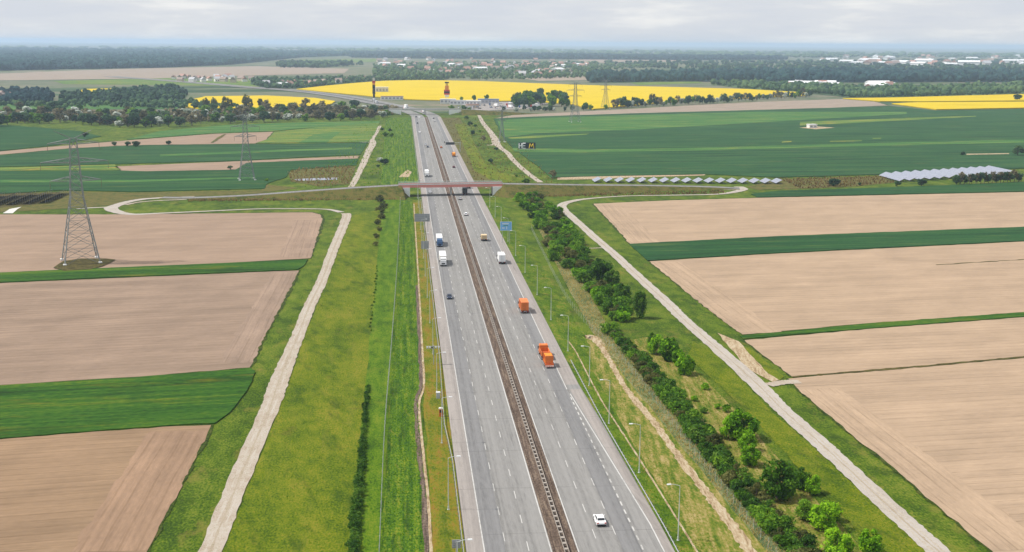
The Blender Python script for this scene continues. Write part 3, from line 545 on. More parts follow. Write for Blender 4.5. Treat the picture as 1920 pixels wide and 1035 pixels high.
barrier('guardrail', lambda y: 9.3, 700, 1390, 4.0, 'far steel guardrail beyond the red overpass on the oncoming side', False, 1)
# gutters
def gutter(pts, w, label, px=True):
    ribbon('gutter', pts, w, .03, 'sand', label, 'gutter', px=px, jit=.05)
gutter([(4.0, 150), (4.0, 191), (4.0, 214), (3.6, 238), (3.1, 275), (4.6, 294), (4.8, 338), (5.0, 397), (5.2, 500), (5.4, 640)], .55, 'pale concrete drainage gutter in the lush verge', False)
ribbon('ditch', [(3.2, 150), (3.2, 214), (2.8, 238), (2.3, 275), (3.8, 294), (4.1, 338), (4.3, 420)], .9, .02, 'earth', 'bare earth strip beside the drainage gutter', 'ditch', px=False)
gutter([(1066, 640), (1080, 660), (1104, 706), (1128, 751), (1155, 793), (1194, 853), (1268, 971), (1307, 1035), (1380, 1160)], .4, 'pale concrete gutter between guardrail and sandy track')

# ------------------------------------------------------------------ overpass: ramps, road and red bridge
BZ = 6.1                                                   # road level on the bridge
def by(x): return 677.5 + .085 * (x - 27)                  # the bridge runs slightly askew
rampL = [(-2, by(-2), BZ), (-30, by(-30), 4.9), (-60, by(-60), 3.2), (-90, by(-90), 1.5), (-118, by(-118) + 4, .25), (-135, 672, .1)]
rampR = [(56, by(56), BZ), (85, by(85) + 2, 5.0), (110, 690, 3.9), (140, 697, 2.7), (165, 701, 1.7), (188, 703, .8), (204, 700, .2)]
def ramp(pts, label, lab2, nose=None):
    p = ([(nose[0] + (pts[0][0] - nose[0]) * k / 4, nose[1], max(.02, pts[0][2] * k / 4 - .35)) for k in range(4)] if nose else []) + smooth_line(pts, 8); v = []; f = []; rnd = random.Random(5)
    for i, q in enumerate(p):
        a, b = p[max(i - 1, 0)], p[min(i + 1, len(p) - 1)]; d = math.dist(a[:2], b[:2]); nx, ny = -(b[1] - a[1]) / d, (b[0] - a[0]) / d
        for o, z in ((-5 - q[2] * 2.0, -.15), (-5 - q[2], q[2] * .5), (-5.0, q[2]), (5.0, q[2]), (5 + q[2], q[2] * .5), (5 + q[2] * 2.0, -.15)):
            j = rnd.uniform(-.35, .35) if abs(o) > 5.3 else 0
            v.append((q[0] + nx * (o + j), q[1] + ny * (o + j), z + (j * .4 if z > 0 else 0)))
        if i:
            for k in range(5): f.append((6 * i - 6 + k, 6 * i - 5 + k, 6 * i + 1 + k, 6 * i + k)[::-1])
    tag(mesh_obj('embankment', v, f + [(0, 1, 2, 3, 4, 5)], 'scrub_dry'), label, 'embankment', kind='structure')
    ribbon('overpass_road', pts, 6.6, .06, 'asphalt_minor', lab2, 'road', px=False, jit=.03, n=8)
ramp(rampL, 'brown grassy embankment carrying the overpass road towards the looping track', 'narrow grey overpass road descending to the looping dirt track', (3.4, by(3)))
ramp(rampR, 'brown grassy embankment carrying the overpass road past the solar tables', 'narrow grey overpass road descending past the solar tables', (51.1, by(51)))
def bridge(name, xa, xb, yf, z, label, fas, deckw, abut, detail=True):
    br = empty(name, (27, yf(27), 0)); tag(br, label, 'bridge')
    ox, oy = 27, yf(27)
    def P(x, o, zz): return (x - ox, yf(x) - oy + o, zz)
    def beam(nm, o0, o1, z0, z1, mat, x0=xa, x1=xb, par=br):
        v = [P(x0, o0, z0), P(x1, o0, z0), P(x1, o1, z0), P(x0, o1, z0), P(x0, o0, z1), P(x1, o0, z1), P(x1, o1, z1), P(x0, o1, z1)]
        return mesh_obj(nm, v, [(0, 3, 2, 1), (4, 5, 6, 7), (0, 1, 5, 4), (1, 2, 6, 5), (2, 3, 7, 6), (3, 0, 4, 7)], mat, par)
    w = deckw / 2
    beam('deck', -w + .4, w - .4, z - 1.1, z - .02, 'concrete')
    beam('road_surface', -w + 1, w - 1, z - .02, z + .05, 'asphalt_minor')
    for s in (-1, 1):
        fa = beam('fascia', s * w - .2, s * w + .2, z - 1.05, z + .55, fas)
        beam('cap', s * w - .26, s * w + .26, z + .552, z + .64, 'concrete', par=fa)
        if detail:
            rl = MB()
            for h in (.75, 1.05, 1.5): rl.bar(P(xa, s * (w - .05), z + h), P(xb, s * (w - .05), z + h), .05)
            rail = rl.build('railing', 'rail_teal', br)
            n = int((xb - xa) / 2)
            me = None
            for i in range(n + 1):
                if me is None:
                    q = MB(); q.box(-.05, .05, -.05, .05, 0, 1.1); po = q.build('railing_post', 'rail_teal', br); me = po.data
                else: po = link(bpy.data.objects.new('railing_post', me), br)
                po.location = P(xa + (xb - xa) * i / n, s * (w - .05), z + .42)
    for x in abut[1]:                                       # piers on the median
        for o in (-w * .55, 0, w * .55) if detail else (-w * .5, w * .5):
            q = MB(); c = P(x, o, 0); q.bar((c[0], c[1], -.1), (c[0], c[1], z - 1.35), .45, 10); q.build('pier', 'concrete', br)
        beam('pier_cap', -w + .8, w - .8, z - 1.5, z - 1.1, 'concrete', x - .6, x + .6)
    for s, xe, xi in ((-1, xa, abut[0][0]), (1, xb, abut[0][1])):
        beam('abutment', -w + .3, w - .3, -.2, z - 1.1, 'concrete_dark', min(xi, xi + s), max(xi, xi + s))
        for o in (-w - .5, w + .5):                         # white triangular wing walls
            q = MB(); t = .3
            pr = [(xi, -.2), (xi, z - .98), (xe + s * 4, z - .98), (xe + s * 2.5, z - 1.6)]
            v = [P(x, o - t, zz) for x, zz in pr] + [P(x, o + t, zz) for x, zz in pr]
            q.add(v, [(0, 1, 2, 3), (7, 6, 5, 4), (0, 4, 5, 1), (1, 5, 6, 2), (2, 6, 7, 3), (3, 7, 4, 0)]); q.build('wing_wall', 'concrete_white', br)
    return br
bridge('overpass_bridge', -3, 57, by, BZ, 'overpass bridge with red fascia and white wing walls across the motorway', 'fascia_red', 9.4, ((3.5, 51), (27.1,)))
by2 = lambda x: 1452 + .0 * x
bridge('overpass_bridge', -18, 72, by2, 6.4, 'distant grey overpass bridge before the motorway bends away', 'concrete', 9.0, ((-2, 56), (27,)), False)
ramp([(-17, 1452, 6.4), (-50, 1452, 5), (-95, 1455, 2.5), (-130, 1458, .3)], 'far embankment of the grey bridge beside the belt of trees', 'far grey bridge road beside the belt of trees')
ramp([(71, 1452, 6.4), (100, 1452, 5), (135, 1460, 2.5), (165, 1470, .3)], 'far embankment of the grey bridge below the service area', 'far grey bridge road below the service area')

# ------------------------------------------------------------------ vegetation
def crown_mesh(name, seed, n, rx, rz, zc, leaf, mat, clumps=14, shape='round'):
    r = random.Random(seed); v = []; f = []
    cl = []
    for i in range(clumps):
        while True:
            p = Vector((r.uniform(-1, 1), r.uniform(-1, 1), r.uniform(-.95, 1)))
            if p.length < 1: break
        p = p.normalized() * (p.length ** .35) * .72
        if shape == 'cone': k = (1 - (p.z + 1) / 2) * 1.1 + .12; p.x *= k; p.y *= k
        if shape == 'dome': p.z = abs(p.z) * 1.0 - .25
        cl.append((p, r.choice((r.uniform(.16, .3), r.uniform(.3, .5)))))
    for i in range(n):
        c, cr_ = r.choice(cl)
        d = Vector((r.gauss(0, 1), r.gauss(0, 1), r.gauss(0, 1) + .25)).normalized()
        p = c + d * cr_ * r.uniform(.55, 1.05)
        P = Vector((p.x * rx, p.y * rx, zc + p.z * rz))
        if P.z < .05: P.z = r.uniform(.05, .5)
        nrm = (d + Vector((r.uniform(-.8, .8), r.uniform(-.8, .8), r.uniform(-.5, .9)))).normalized()
        u = nrm.orthogonal().normalized(); w = nrm.cross(u); a = r.uniform(0, 6.28); s = leaf * r.uniform(.6, 1.4)
        u, w = (u * math.cos(a) + w * math.sin(a)) * s, (w * math.cos(a) - u * math.sin(a)) * s * .7
        o = len(v); v += [tuple(P - u - w * .4), tuple(P + w), tuple(P + u - w * .4), tuple(P - w * .9)]; f.append((o, o + 1, o + 2, o + 3))
    me = bpy.data.meshes.new(name); me.from_pydata(v, [], f); me.materials.append(MATS[mat]); return me
def trunk_mesh(seed, h, rad, rx, rz, zc, mat, limbs=5):
    r = random.Random(seed); b = MB(); top = zc + rz * .35
    b.bar((0, 0, -.1), (r.uniform(-.1, .1), r.uniform(-.1, .1), top * .55), rad, 7, rad * .7); b.bar((0, 0, top * .5), (0, 0, top), rad * .72, 6, rad * .2)
    for i in range(limbs):
        a = 6.28 * i / limbs + r.uniform(-.4, .4); z = r.uniform(.35, .7) * top
        b.bar((0, 0, z), (math.cos(a) * rx * .6, math.sin(a) * rx * .6, z + rz * r.uniform(.2, .7)), rad * .4, 5, rad * .1)
    me = bpy.data.meshes.new('trunk'); me.from_pydata(b.v, [], b.f); me.materials.append(MATS[mat]); return me
# kinds are modelled at unit-like size (metres) and scaled a little when planted: (crown, trunk, natural height)
KIND = {}
def kind(k, n, rx, rz, zc, leaf, mat, clumps=14, shape='round', bark='bark', rad=.12, variants=3):
    KIND[k] = [(crown_mesh('crown', hash_(k) + i, n, rx, rz, zc, leaf, mat, clumps, shape), trunk_mesh(hash_(k) + i, 0, rad, rx, rz, zc, bark), zc + rz) for i in range(variants)]
def hash_(s): return sum((i + 3) * ord(c) for i, c in enumerate(s))
kind('shrub_dark', 1150, 2.0, 1.35, 1.25, .2, 'leaf_dark', 22, 'round', rad=.06, variants=4)
kind('shrub_mid', 1150, 2.0, 1.35, 1.25, .2, 'leaf_mid', 22, 'round', rad=.06, variants=4)
kind('shrub_olive', 1300, 2.0, 1.35, 1.25, .2, 'leaf_olive', 20, 'round', rad=.06)
kind('shrub_bright', 1500, 2.0, 1.5, 1.45, .2, 'leaf_bright', 20, 'round', rad=.07)
kind('young_tree', 3000, 2.4, 2.5, 2.2, .2, 'leaf_bright', 26, 'round', rad=.1, variants=4)
kind('green_tree', 3000, 2.6, 2.6, 2.3, .22, 'leaf_mid', 26, 'round', rad=.12)
kind('dark_tree', 3000, 2.4, 2.7, 2.5, .22, 'leaf_dark', 24, 'round', rad=.14)
kind('conifer', 3200, 2.0, 4.2, 3.6, .2, 'leaf_dark', 40, 'round', rad=.14, variants=1)
kind('blossom_tree', 1100, 3.2, 3.0, 3.6, .5, 'leaf_blossom', 18, 'round', rad=.2)
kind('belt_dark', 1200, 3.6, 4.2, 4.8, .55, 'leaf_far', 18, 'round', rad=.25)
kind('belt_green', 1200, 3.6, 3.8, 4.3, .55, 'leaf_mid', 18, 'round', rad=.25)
kind('bare_tree', 620, 3.4, 4.6, 5.8, .5, 'leaf_brown', 18, 'round', 'bark_pale', rad=.3)
kind('tall_tree', 1500, 4.2, 6.2, 9.0, .65, 'leaf_olive', 20, 'round', rad=.4)
def plant(k, x, y, s, label, group, cat='tree', sx=None, name=None, z=0, rnd=random):
    cm, tm, h = rnd.choice(KIND[k])
    nm = name or ('shrub' if k.startswith('shrub') else 'tree')
    r = empty(nm, (x, y, z - .05), rnd.uniform(0, 6.28)); w = (sx or s) * rnd.uniform(.92, 1.08); r.scale = (w, w, s * rnd.uniform(.92, 1.08))
    tag(r, label, cat, group)
    link(bpy.data.objects.new('crown' if nm == 'tree' else 'foliage', cm), r); link(bpy.data.objects.new('trunk' if nm == 'tree' else 'stem', tm), r)
    return r
rs = random.Random(21)
# long dark hedge behind the roadside fence
hl = [(1143, 616), (1168, 646), (1200, 680), (1226, 715), (1256, 746), (1281, 778), (1306, 814), (1338, 854), (1368, 888), (1399, 926), (1431, 966), (1466, 1002), (1500, 1042), (1550, 1100)]
hw = [G(*p) for p in hl]
for i, (x, y, a) in enumerate(along(hw, 2.7)):
    for lane in (-1, 1):
        wd = .55 + .75 * min(1, i / 26)
        plant(rs.choice(['shrub_dark', 'shrub_dark', 'shrub_mid', 'shrub_mid', 'shrub_olive']), x + lane * wd + rs.uniform(-.4, .4), y + rs.uniform(-.9, .9), rs.uniform(.7, 1.3) * (.75 + .3 * min(1, i / 26)), 'dense dark or olive green shrub in the long hedge between fence and young trees', 'shrubs of the long hedge', 'shrub', rnd=rs)
# broad shrub belt near the overpass
bp = [(970, 374), (1012, 374), (1042, 398), (1078, 440), (1098, 488), (1150, 522), (1178, 560), (1176, 590), (1150, 640), (1132, 622), (1104, 566), (1082, 524), (1034, 474), (1000, 424)]
bw = [G(*p) for p in bp]; xs_ = [p[0] for p in bw]; ys_ = [p[1] for p in bw]
pl = []
tries = 0
while len(pl) < 110 and tries < 9000:
    tries += 1
    p = (rs.uniform(min(xs_), max(xs_)), rs.uniform(min(ys_), max(ys_)))
    if inside(p, bw) and all(math.dist(p, q) > 2.5 for q in pl): pl.append(p)
for p in pl:
    k = rs.choices(['shrub_mid', 'shrub_bright', 'shrub_dark', 'shrub_olive'], [5, 4 if p[1] > 520 else 2, 1, 2])[0]
    col = {'shrub_mid': 'mid green', 'shrub_bright': 'light green', 'shrub_dark': 'dark green', 'shrub_olive': 'olive brown'}[k]
    plant(k, p[0], p[1], rs.uniform(1.1, 1.85), f'{col} shrub in the broad thicket below the red overpass', 'shrubs of the thicket near the overpass', 'shrub', rnd=rs)
# dark low row of shrubs on the meadow
for y in [190 + i * 1.9 for i in range(54)]:
    s = .36 + .3 * max(0, (290 - y) / 95)
    plant('shrub_dark', -9.6 + rs.uniform(-.3, .3) + (y - 240) * -.002, y, s * rs.uniform(.85, 1.15), 'low dark shrub in the straight row on the mown meadow', 'shrubs of the straight meadow row', 'shrub', rnd=rs)
for (x, y, s) in [(712, 378, 1.5), (720, 388, 1.2), (714, 398, 1.5), (716, 410, 1.1), (708, 420, 1.0), (711, 432, .9), (706, 446, .8), (704, 460, .7)]:
    w = G(x, y); plant('shrub_olive', *w, s, 'straggly olive shrub at the foot of the overpass embankment', 'shrubs at the embankment foot', 'shrub', rnd=rs)
for y in range(352, 460, 5): plant('shrub_dark', -10.6 + rs.uniform(-.4, .4), y, rs.uniform(.16, .26), 'small sparse shrub along the edge of the mown strip', 'sparse shrubs along the mown strip', 'shrub', rnd=rs)
# bright young trees on the straw ground, single dark trees
for k, x, y, wpx, lab in [
    ('young_tree', 1232, 664, 38, 'light green young tree with two close neighbours beside the hedge'), ('young_tree', 1256, 676, 44, 'tallest light green tree of the cluster beside the hedge'), ('young_tree', 1284, 702, 40, 'low bright tree at the corner of the first cluster'), ('green_tree', 1224, 648, 26, 'small darker tree touching the first bright cluster'), ('young_tree', 1272, 686, 34, 'bright tree in the middle of the first cluster'),
    ('shrub_bright', 1322, 730, 18, 'little lone bright shrub on the straw ground'), ('shrub_bright', 1302, 752, 16, 'tiny lone green shrub near the hedge'), ('shrub_mid', 1319, 774, 18, 'small round shrub beside the hedge edge'), ('shrub_bright', 1346, 766, 16, 'small bright shrub on bare straw patch'), ('shrub_bright', 1362, 772, 22, 'bushy bright shrub above the large bright tree'),
    ('young_tree', 1390, 822, 62, 'large brilliant lime green tree between hedge and gravel road'), ('young_tree', 1366, 822, 40, 'lime green tree leaning on the large brilliant tree'), ('young_tree', 1402, 845, 40, 'compact lime green tree below the brilliant tree'), ('young_tree', 1406, 872, 40, 'round lime green tree at the end of its cluster'),
    ('green_tree', 1456, 935, 78, 'widest green tree with a rough crown beside the hedge'), ('green_tree', 1500, 915, 42, 'darker green tree behind the widest tree'), ('young_tree', 1524, 925, 36, 'light green tree next to the darker green tree'), ('green_tree', 1508, 975, 44, 'small green tree in front of the round bright tree'), ('young_tree', 1544, 990, 58, 'round glossy bright tree by the gravel road'), ('green_tree', 1562, 975, 34, 'small green tree tucked behind the round glossy tree'),
    ('young_tree', 1569, 1046, 62, 'bright tree cut by the lower edge of the view'), ('young_tree', 1632, 1038, 54, 'lone bright tree closest to the gravel road'),
    ('conifer', 1199, 596, 26, 'single dark conical tree on the open grass'), ('dark_tree', 1124, 530, 40, 'dark tree standing out of the thicket edge'), ('dark_tree', 1146, 538, 34, 'second dark tree on the thicket edge'), ('dark_tree', 1168, 566, 34, 'dark tree at the tip of the thicket'), ('green_tree', 1040, 488, 34, 'green tree on the side of the thicket by the fence')]:
    w = G(x, y); u = y - YH; wm = wpx * 88.4 / u
    base = {'young_tree': 4.6, 'green_tree': 5.0, 'dark_tree': 4.6, 'conifer': 3.4}.get(k, 3.9)
    plant(k, *w, wm / base, lab, None, 'shrub' if k.startswith('shrub') else 'tree', rnd=rs)
# single bushes beyond the overpass
for k, x, y, wpx, lab in [
    ('belt_dark', 716, 245, 8, 'dark'), ('belt_dark', 731, 247, 8, 'dark'), ('belt_green', 724, 256, 14, 'green'), ('belt_green', 734, 256, 10, 'green'), ('blossom_tree', 712, 304, 14, 'pale blossoming'), ('belt_dark', 721, 308, 16, 'dark'), ('belt_dark', 709, 314, 8, 'dark'),
    ('belt_dark', 875, 224, 10, 'dark'), ('belt_dark', 881, 236, 12, 'dark'), ('belt_green', 891, 238, 8, 'green'), ('belt_dark', 886, 253, 12, 'dark'), ('belt_green', 899, 248, 7, 'green'), ('bare_tree', 906, 266, 14, 'brownish'), ('belt_green', 896, 274, 6, 'green'), ('belt_dark', 931, 282, 8, 'dark'), ('belt_dark', 920, 306, 11, 'dark'), ('bare_tree', 1036, 334, 18, 'pale bare'), ('belt_green', 985, 345, 16, 'green'), ('belt_green', 968, 332, 7, 'green'),
    ('belt_dark', 214, 273, 10, 'dark'), ('belt_dark', 240, 275, 12, 'dark'), ('belt_dark', 256, 275, 14, 'dark'), ('belt_dark', 316, 271, 10, 'dark'), ('belt_dark', 432, 318, 10, 'dark'), ('belt_dark', 160, 258, 14, 'dark'), ('belt_green', 500, 340, 8, 'green'),
    ('belt_dark', 1564, 349, 22, 'dark'), ('belt_dark', 1612, 348, 8, 'dark'), ('belt_dark', 1682, 350, 14, 'dark'), ('belt_dark', 1728, 349, 20, 'dark'), ('belt_dark', 1908, 292, 28, 'large dark'), ('belt_dark', 1805, 291, 10, 'dark'), ('belt_dark', 1908, 188, 16, 'dark')]:
    w = G(x, y); wm = wpx * 88.4 / (y - YH)
    kk = {'belt_dark': 7.2, 'belt_green': 7.2, 'blossom_tree': 6.4, 'bare_tree': 6.8}[k]
    plant(k, *w, wm / kk * .62, f'{lab} round bush standing alone on the grass beyond the overpass', 'single bushes beyond the overpass', 'shrub', sx=wm / kk, name='shrub', rnd=rs)
for i in range(17):
    x = 1795 + i * 7.2; w = G(x + rs.uniform(-2, 2), 346 - i * .35); plant('bare_tree' if i % 2 else 'belt_dark', *w, rs.uniform(.6, .85), 'dusky purple-brown bush in the row before the large solar array', 'bushes before the solar array', 'shrub', name='shrub', rnd=rs)
# belt of trees behind the upper left fields
low = [(-20, 236), (110, 229), (240, 240), (330, 236), (400, 230), (560, 226), (700, 223), (748, 216)]
def ylow(x):
    for (a, b), (c, d) in zip(low, low[1:]):
        if a <= x <= c: return b + (d - b) * (x - a) / (c - a)
    return low[-1][1]
for row, (dy, n) in enumerate(((0, 48), (-7, 46), (-14, 40), (-19, 30))):
    for i in range(n):
        x = -15 + (760 if row < 2 else 735) * (i + rs.uniform(-.4, .4)) / n
        y = ylow(x) + dy + rs.uniform(-2.5, 2.5)
        k = rs.choices(['blossom_tree', 'belt_dark', 'belt_green', 'bare_tree'], [3, 4, 2.5, 2 if x < 330 else 5])[0]
        nm = {'blossom_tree': 'white blossoming', 'belt_dark': 'dark green', 'belt_green': 'fresh green', 'bare_tree': 'brownish half-bare'}[k]
        sc_ = rs.uniform(.95, 1.5); w = G(x, y); plant(k, *w, sc_, f'{nm} tree in the long belt behind the upper fields', 'trees of the long belt', sx=sc_ * 1.35, rnd=rs)
for x, y, s in [(386, 206, 1.1), (402, 206, 1.0), (424, 207, 1.25), (432, 207, 1.0), (462, 207, 1.25), (487, 207, 1.1), (470, 206, .9)]:
    w = G(x, y); plant('tall_tree', *w, s, 'tall broad tree standing before the small rapeseed field', 'tall trees before the small rapeseed field', rnd=rs)
# grove and hedge near the service area
for i in range(44):
    x = rs.uniform(968, 1066); y = 201 - rs.uniform(0, 15) * (1 if x > 985 else .4); w = G(x, y)
    plant(rs.choice(['belt_green', 'belt_dark']), *w, rs.uniform(1.4, 2.2), 'leafy tree in the round grove beside the service area', 'trees of the grove', rnd=rs)
for i in range(20):
    x = rs.uniform(940, 1110); w = G(x, 209 - (x - 940) * .012 + rs.uniform(-1.5, 1.5)); plant(rs.choice(['belt_dark', 'belt_dark', 'blossom_tree']), *w, rs.uniform(.7, 1.0), 'dark tree in the row between service area and pale strip', 'trees of the service row', rnd=rs)
for i in range(56):
    t = i / 56; x = 1150 + 375 * t; y = 204 - 21.5 * t + rs.uniform(-2.5, 1.0); w = G(x, y)
    plant(rs.choice(['belt_dark', 'belt_dark', 'belt_green', 'blossom_tree', 'bare_tree']), *w, rs.uniform(1.0, 1.7), 'tree in the long hedgerow along the edge of the rapeseed field', 'trees of the rapeseed hedgerow', rnd=rs)
for x, y in [(845, 207), (850, 211), (862, 212), (870, 209), (880, 212), (866, 190), (888, 190), (912, 188), (1135, 206), (1098, 205), (1108, 206)]:
    w = G(x, y); plant('belt_green', *w, rs.uniform(.9, 1.2), 'green tree beside the parked vehicles of the service area', 'trees of the service area', rnd=rs)
# far woods that read as one mass
ICO = None
def wood(name, poly, n, h, label, mat='leaf_wood', floor=True, mixes=None):
    """poly in photo pixels of the ground outline; trees grow on the ground inside it"""
    r = random.Random(n + int(poly[0][0])); v = []; f = []
    xs = [p[0] for p in poly]; ys = [p[1] for p in poly]
    t = (1 + 5 ** .5) / 2
    iv = [Vector(p).normalized() for p in [(-1, t, 0), (1, t, 0), (-1, -t, 0), (1, -t, 0), (0, -1, t), (0, 1, t), (0, -1, -t), (0, 1, -t), (t, 0, -1), (t, 0, 1), (-t, 0, -1), (-t, 0, 1)]]
    fc = [(0, 11, 5), (0, 5, 1), (0, 1, 7), (0, 7, 10), (0, 10, 11), (1, 5, 9), (5, 11, 4), (11, 10, 2), (10, 7, 6), (7, 1, 8), (3, 9, 4), (3, 4, 2), (3, 2, 6), (3, 6, 8), (3, 8, 9), (4, 9, 5), (2, 4, 11), (6, 2, 10), (8, 6, 7), (9, 8, 1)]
    c = 0; g = 0
    while c < n and g < n * 20:
        g += 1
        px, py = r.uniform(min(xs), max(xs)), r.uniform(min(ys), max(ys))
        if not inside((px, py), poly): continue
        c += 1; x, y = G(px, py); k = h * (r.uniform(.5, .85) if r.random() < .6 else r.uniform(.85, 1.2)); w = k * r.uniform(.3, .62) * (1 + max(0, math.hypot(x, y) - 3000) / 5000)
        q = Matrix.Rotation(r.uniform(0, 6.28), 3, 'Z') @ Matrix.Rotation(r.uniform(0, 3), 3, 'X'); o = len(v)
        for p in iv:
            s = r.uniform(.75, 1.2); p2 = q @ p; v.append((x + p2.x * w * s, y + p2.y * w * s, max(.2, k * .52 + p2.z * k * .5 * s)))
        f += [(a + o, b + o, d + o) for a, b, d in fc]
    ob = tag(mesh_obj(name, v, f, mat), label, 'wood', kind='stuff')
    if floor:
        w = [G(*p) for p in poly]
        a = sum(w[i][0] * w[(i + 1) % len(w)][1] - w[(i + 1) % len(w)][0] * w[i][1] for i in range(len(w)))
        if a < 0: w = w[::-1]
        mesh_obj('undergrowth', [(x, y, .8) for x, y in w], [tuple(range(len(w)))], mat, ob)
    return ob
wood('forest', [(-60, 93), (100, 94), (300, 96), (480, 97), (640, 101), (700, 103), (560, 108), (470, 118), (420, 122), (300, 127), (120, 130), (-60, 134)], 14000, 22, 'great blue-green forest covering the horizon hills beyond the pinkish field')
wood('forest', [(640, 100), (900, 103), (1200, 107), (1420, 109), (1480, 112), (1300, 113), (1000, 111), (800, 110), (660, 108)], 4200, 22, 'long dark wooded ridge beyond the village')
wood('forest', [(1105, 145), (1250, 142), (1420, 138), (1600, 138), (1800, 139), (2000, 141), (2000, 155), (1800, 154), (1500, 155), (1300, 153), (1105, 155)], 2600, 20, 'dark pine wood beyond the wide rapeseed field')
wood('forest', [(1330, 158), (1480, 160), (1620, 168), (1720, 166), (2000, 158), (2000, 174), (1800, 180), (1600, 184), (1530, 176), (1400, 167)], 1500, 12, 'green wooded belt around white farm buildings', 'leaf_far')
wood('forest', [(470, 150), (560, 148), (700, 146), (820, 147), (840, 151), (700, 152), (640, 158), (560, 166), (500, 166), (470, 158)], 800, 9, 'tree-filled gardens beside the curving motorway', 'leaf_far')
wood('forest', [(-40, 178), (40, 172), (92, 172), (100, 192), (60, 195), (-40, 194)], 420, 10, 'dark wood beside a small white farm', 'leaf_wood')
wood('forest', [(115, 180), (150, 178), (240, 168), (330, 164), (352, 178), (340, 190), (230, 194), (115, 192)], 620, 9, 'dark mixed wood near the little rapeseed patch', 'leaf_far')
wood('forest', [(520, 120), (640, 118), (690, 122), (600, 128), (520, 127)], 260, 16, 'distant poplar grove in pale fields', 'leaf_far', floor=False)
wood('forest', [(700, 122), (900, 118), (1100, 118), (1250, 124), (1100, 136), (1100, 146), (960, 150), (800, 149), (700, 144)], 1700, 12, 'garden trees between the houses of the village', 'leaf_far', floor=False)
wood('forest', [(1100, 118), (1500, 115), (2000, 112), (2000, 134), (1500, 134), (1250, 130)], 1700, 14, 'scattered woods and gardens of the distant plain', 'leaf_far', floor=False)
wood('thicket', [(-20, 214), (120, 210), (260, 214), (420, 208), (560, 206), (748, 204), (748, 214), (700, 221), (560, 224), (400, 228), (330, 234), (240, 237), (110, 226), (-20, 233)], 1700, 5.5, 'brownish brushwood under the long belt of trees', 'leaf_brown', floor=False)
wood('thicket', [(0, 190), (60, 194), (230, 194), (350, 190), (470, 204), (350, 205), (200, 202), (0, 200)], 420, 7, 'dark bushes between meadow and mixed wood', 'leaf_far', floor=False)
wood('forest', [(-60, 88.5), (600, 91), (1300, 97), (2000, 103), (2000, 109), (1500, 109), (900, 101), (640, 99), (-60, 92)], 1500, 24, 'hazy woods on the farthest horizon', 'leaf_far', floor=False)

# ------------------------------------------------------------------ wire fences
def fence(pts, label, h=2.0, step=4.0, wr=.012):
    w = [G(*p) for p in pts] if len(pts[0]) == 2 and pts[0][1] > 300 and pts[0][0] > 300 else pts
    w = [p[:2] for p in smooth_line(w, 4)]; o = w[0]
    r = empty('wire_fence', (o[0], o[1], 0)); tag(r, label, 'fence'); me = None
    st = along(w, step)
    for x, y, a in st:
        if me is None:
            q = MB(); q.bar((0, 0, -.1), (0, 0, h + .1), .05 if wr > .01 else .03, 6); po = q.build('post', 'pole', r); me = po.data
        else: po = link(bpy.data.objects.new('post', me), r)
        po.location = (x - o[0], y - o[1], 0)
    m_ = MB()
    for a, b in zip(st, st[1:]):
        for k in range(9): m_.bar((a[0] - o[0], a[1] - o[1], .1 + k * (h - .1) / 8), (b[0] - o[0], b[1] - o[1], .1 + k * (h - .1) / 8), wr, 3)
        for k in range(1, 5):
            t = k / 5; x, y = a[0] + (b[0] - a[0]) * t - o[0], a[1] + (b[1] - a[1]) * t - o[1]; m_.bar((x, y, .1), (x, y, h), wr * .6, 3)
    m_.build('wire_mesh', 'galvanised', r)
fence([(-4.9, 150), (-4.9, 192), (-4.9, 260), (-4.0, 338), (-2.9, 456), (-2.1, 604), (-2.0, 655)], 'wire mesh fence between the mown strip and lush verge')
fence([(996, 430), (1040, 520), (1072, 575), (1112, 622), (1142, 650), (1190, 706), (1262, 800), (1330, 890), (1425, 1010), (1500, 1105)], 'wire mesh fence between the sandy track and dark hedge', wr=.0025)

# ------------------------------------------------------------------ street lamps
def lamp_proto(hand, label, group):
    r = empty('street_lamp', (0, 0, 0)); tag(r, label, 'street lamp', group)
    b = MB(); b.bar((0, 0, -.1), (0, 0, 5.2), .1, 8, .085); b.bar((0, 0, 5.2), (0, 0, 10.2), .075, 8, .055); b.build('pole', 'pole', r)
    b = MB(); b.bar((0, 0, 0), (0, 0, .7), .15, 8); b.box(-.22, .22, -.22, .22, -.05, .06); b.build('base', 'pole', r)
    b = MB(); p0 = Vector((0, 0, 10.2))
    for i in range(1, 6):
        t = i / 5; p1 = Vector((-hand * 1.6 * t, 0, 10.2 + .35 * math.sin(t * 1.5))); b.bar(p0, p1, .045, 6); p0 = p1
    b.build('arm', 'pole', r)
    b = MB(); x0, x1 = sorted((-hand * 1.55, -hand * 2.35)); b.box(x0, x1, -.17, .17, 10.48, 10.62, .05); hd = b.build('lamp_head', 'metal_white', r)
    b = MB(); b.box(x0 + .1, x1 - .1, -.12, .12, 10.455, 10.478); b.build('glass', 'lamp_glass', hd)
    return r
pr = lamp_proto(1, 'tall grey street lamp on the green verge beside the carriageway with orange trucks', 'street lamps beside the outbound carriageway')
for i, (x, y) in enumerate([(47.8, 192.7), (47.5, 226.4), (46.8, 258.5), (47.0, 289.2), (46.3, 324.1), (46.2, 362.9), (46.1, 401), (46.0, 441.6), (45.8, 477.9), (45.8, 514), (45.8, 551), (45.8, 588), (45.8, 625)]):
    o = pr if i == 0 else copy_tree(pr); o.location = (x, y, 0)
pl_ = lamp_proto(-1, 'tall grey street lamp on the dry verge beside the oncoming carriageway', 'street lamps beside the oncoming carriageway')
for i in range(14):
    o = pl_ if i == 0 else copy_tree(pl_); o.location = (7.7, 172 + 37.8 * i, 0)

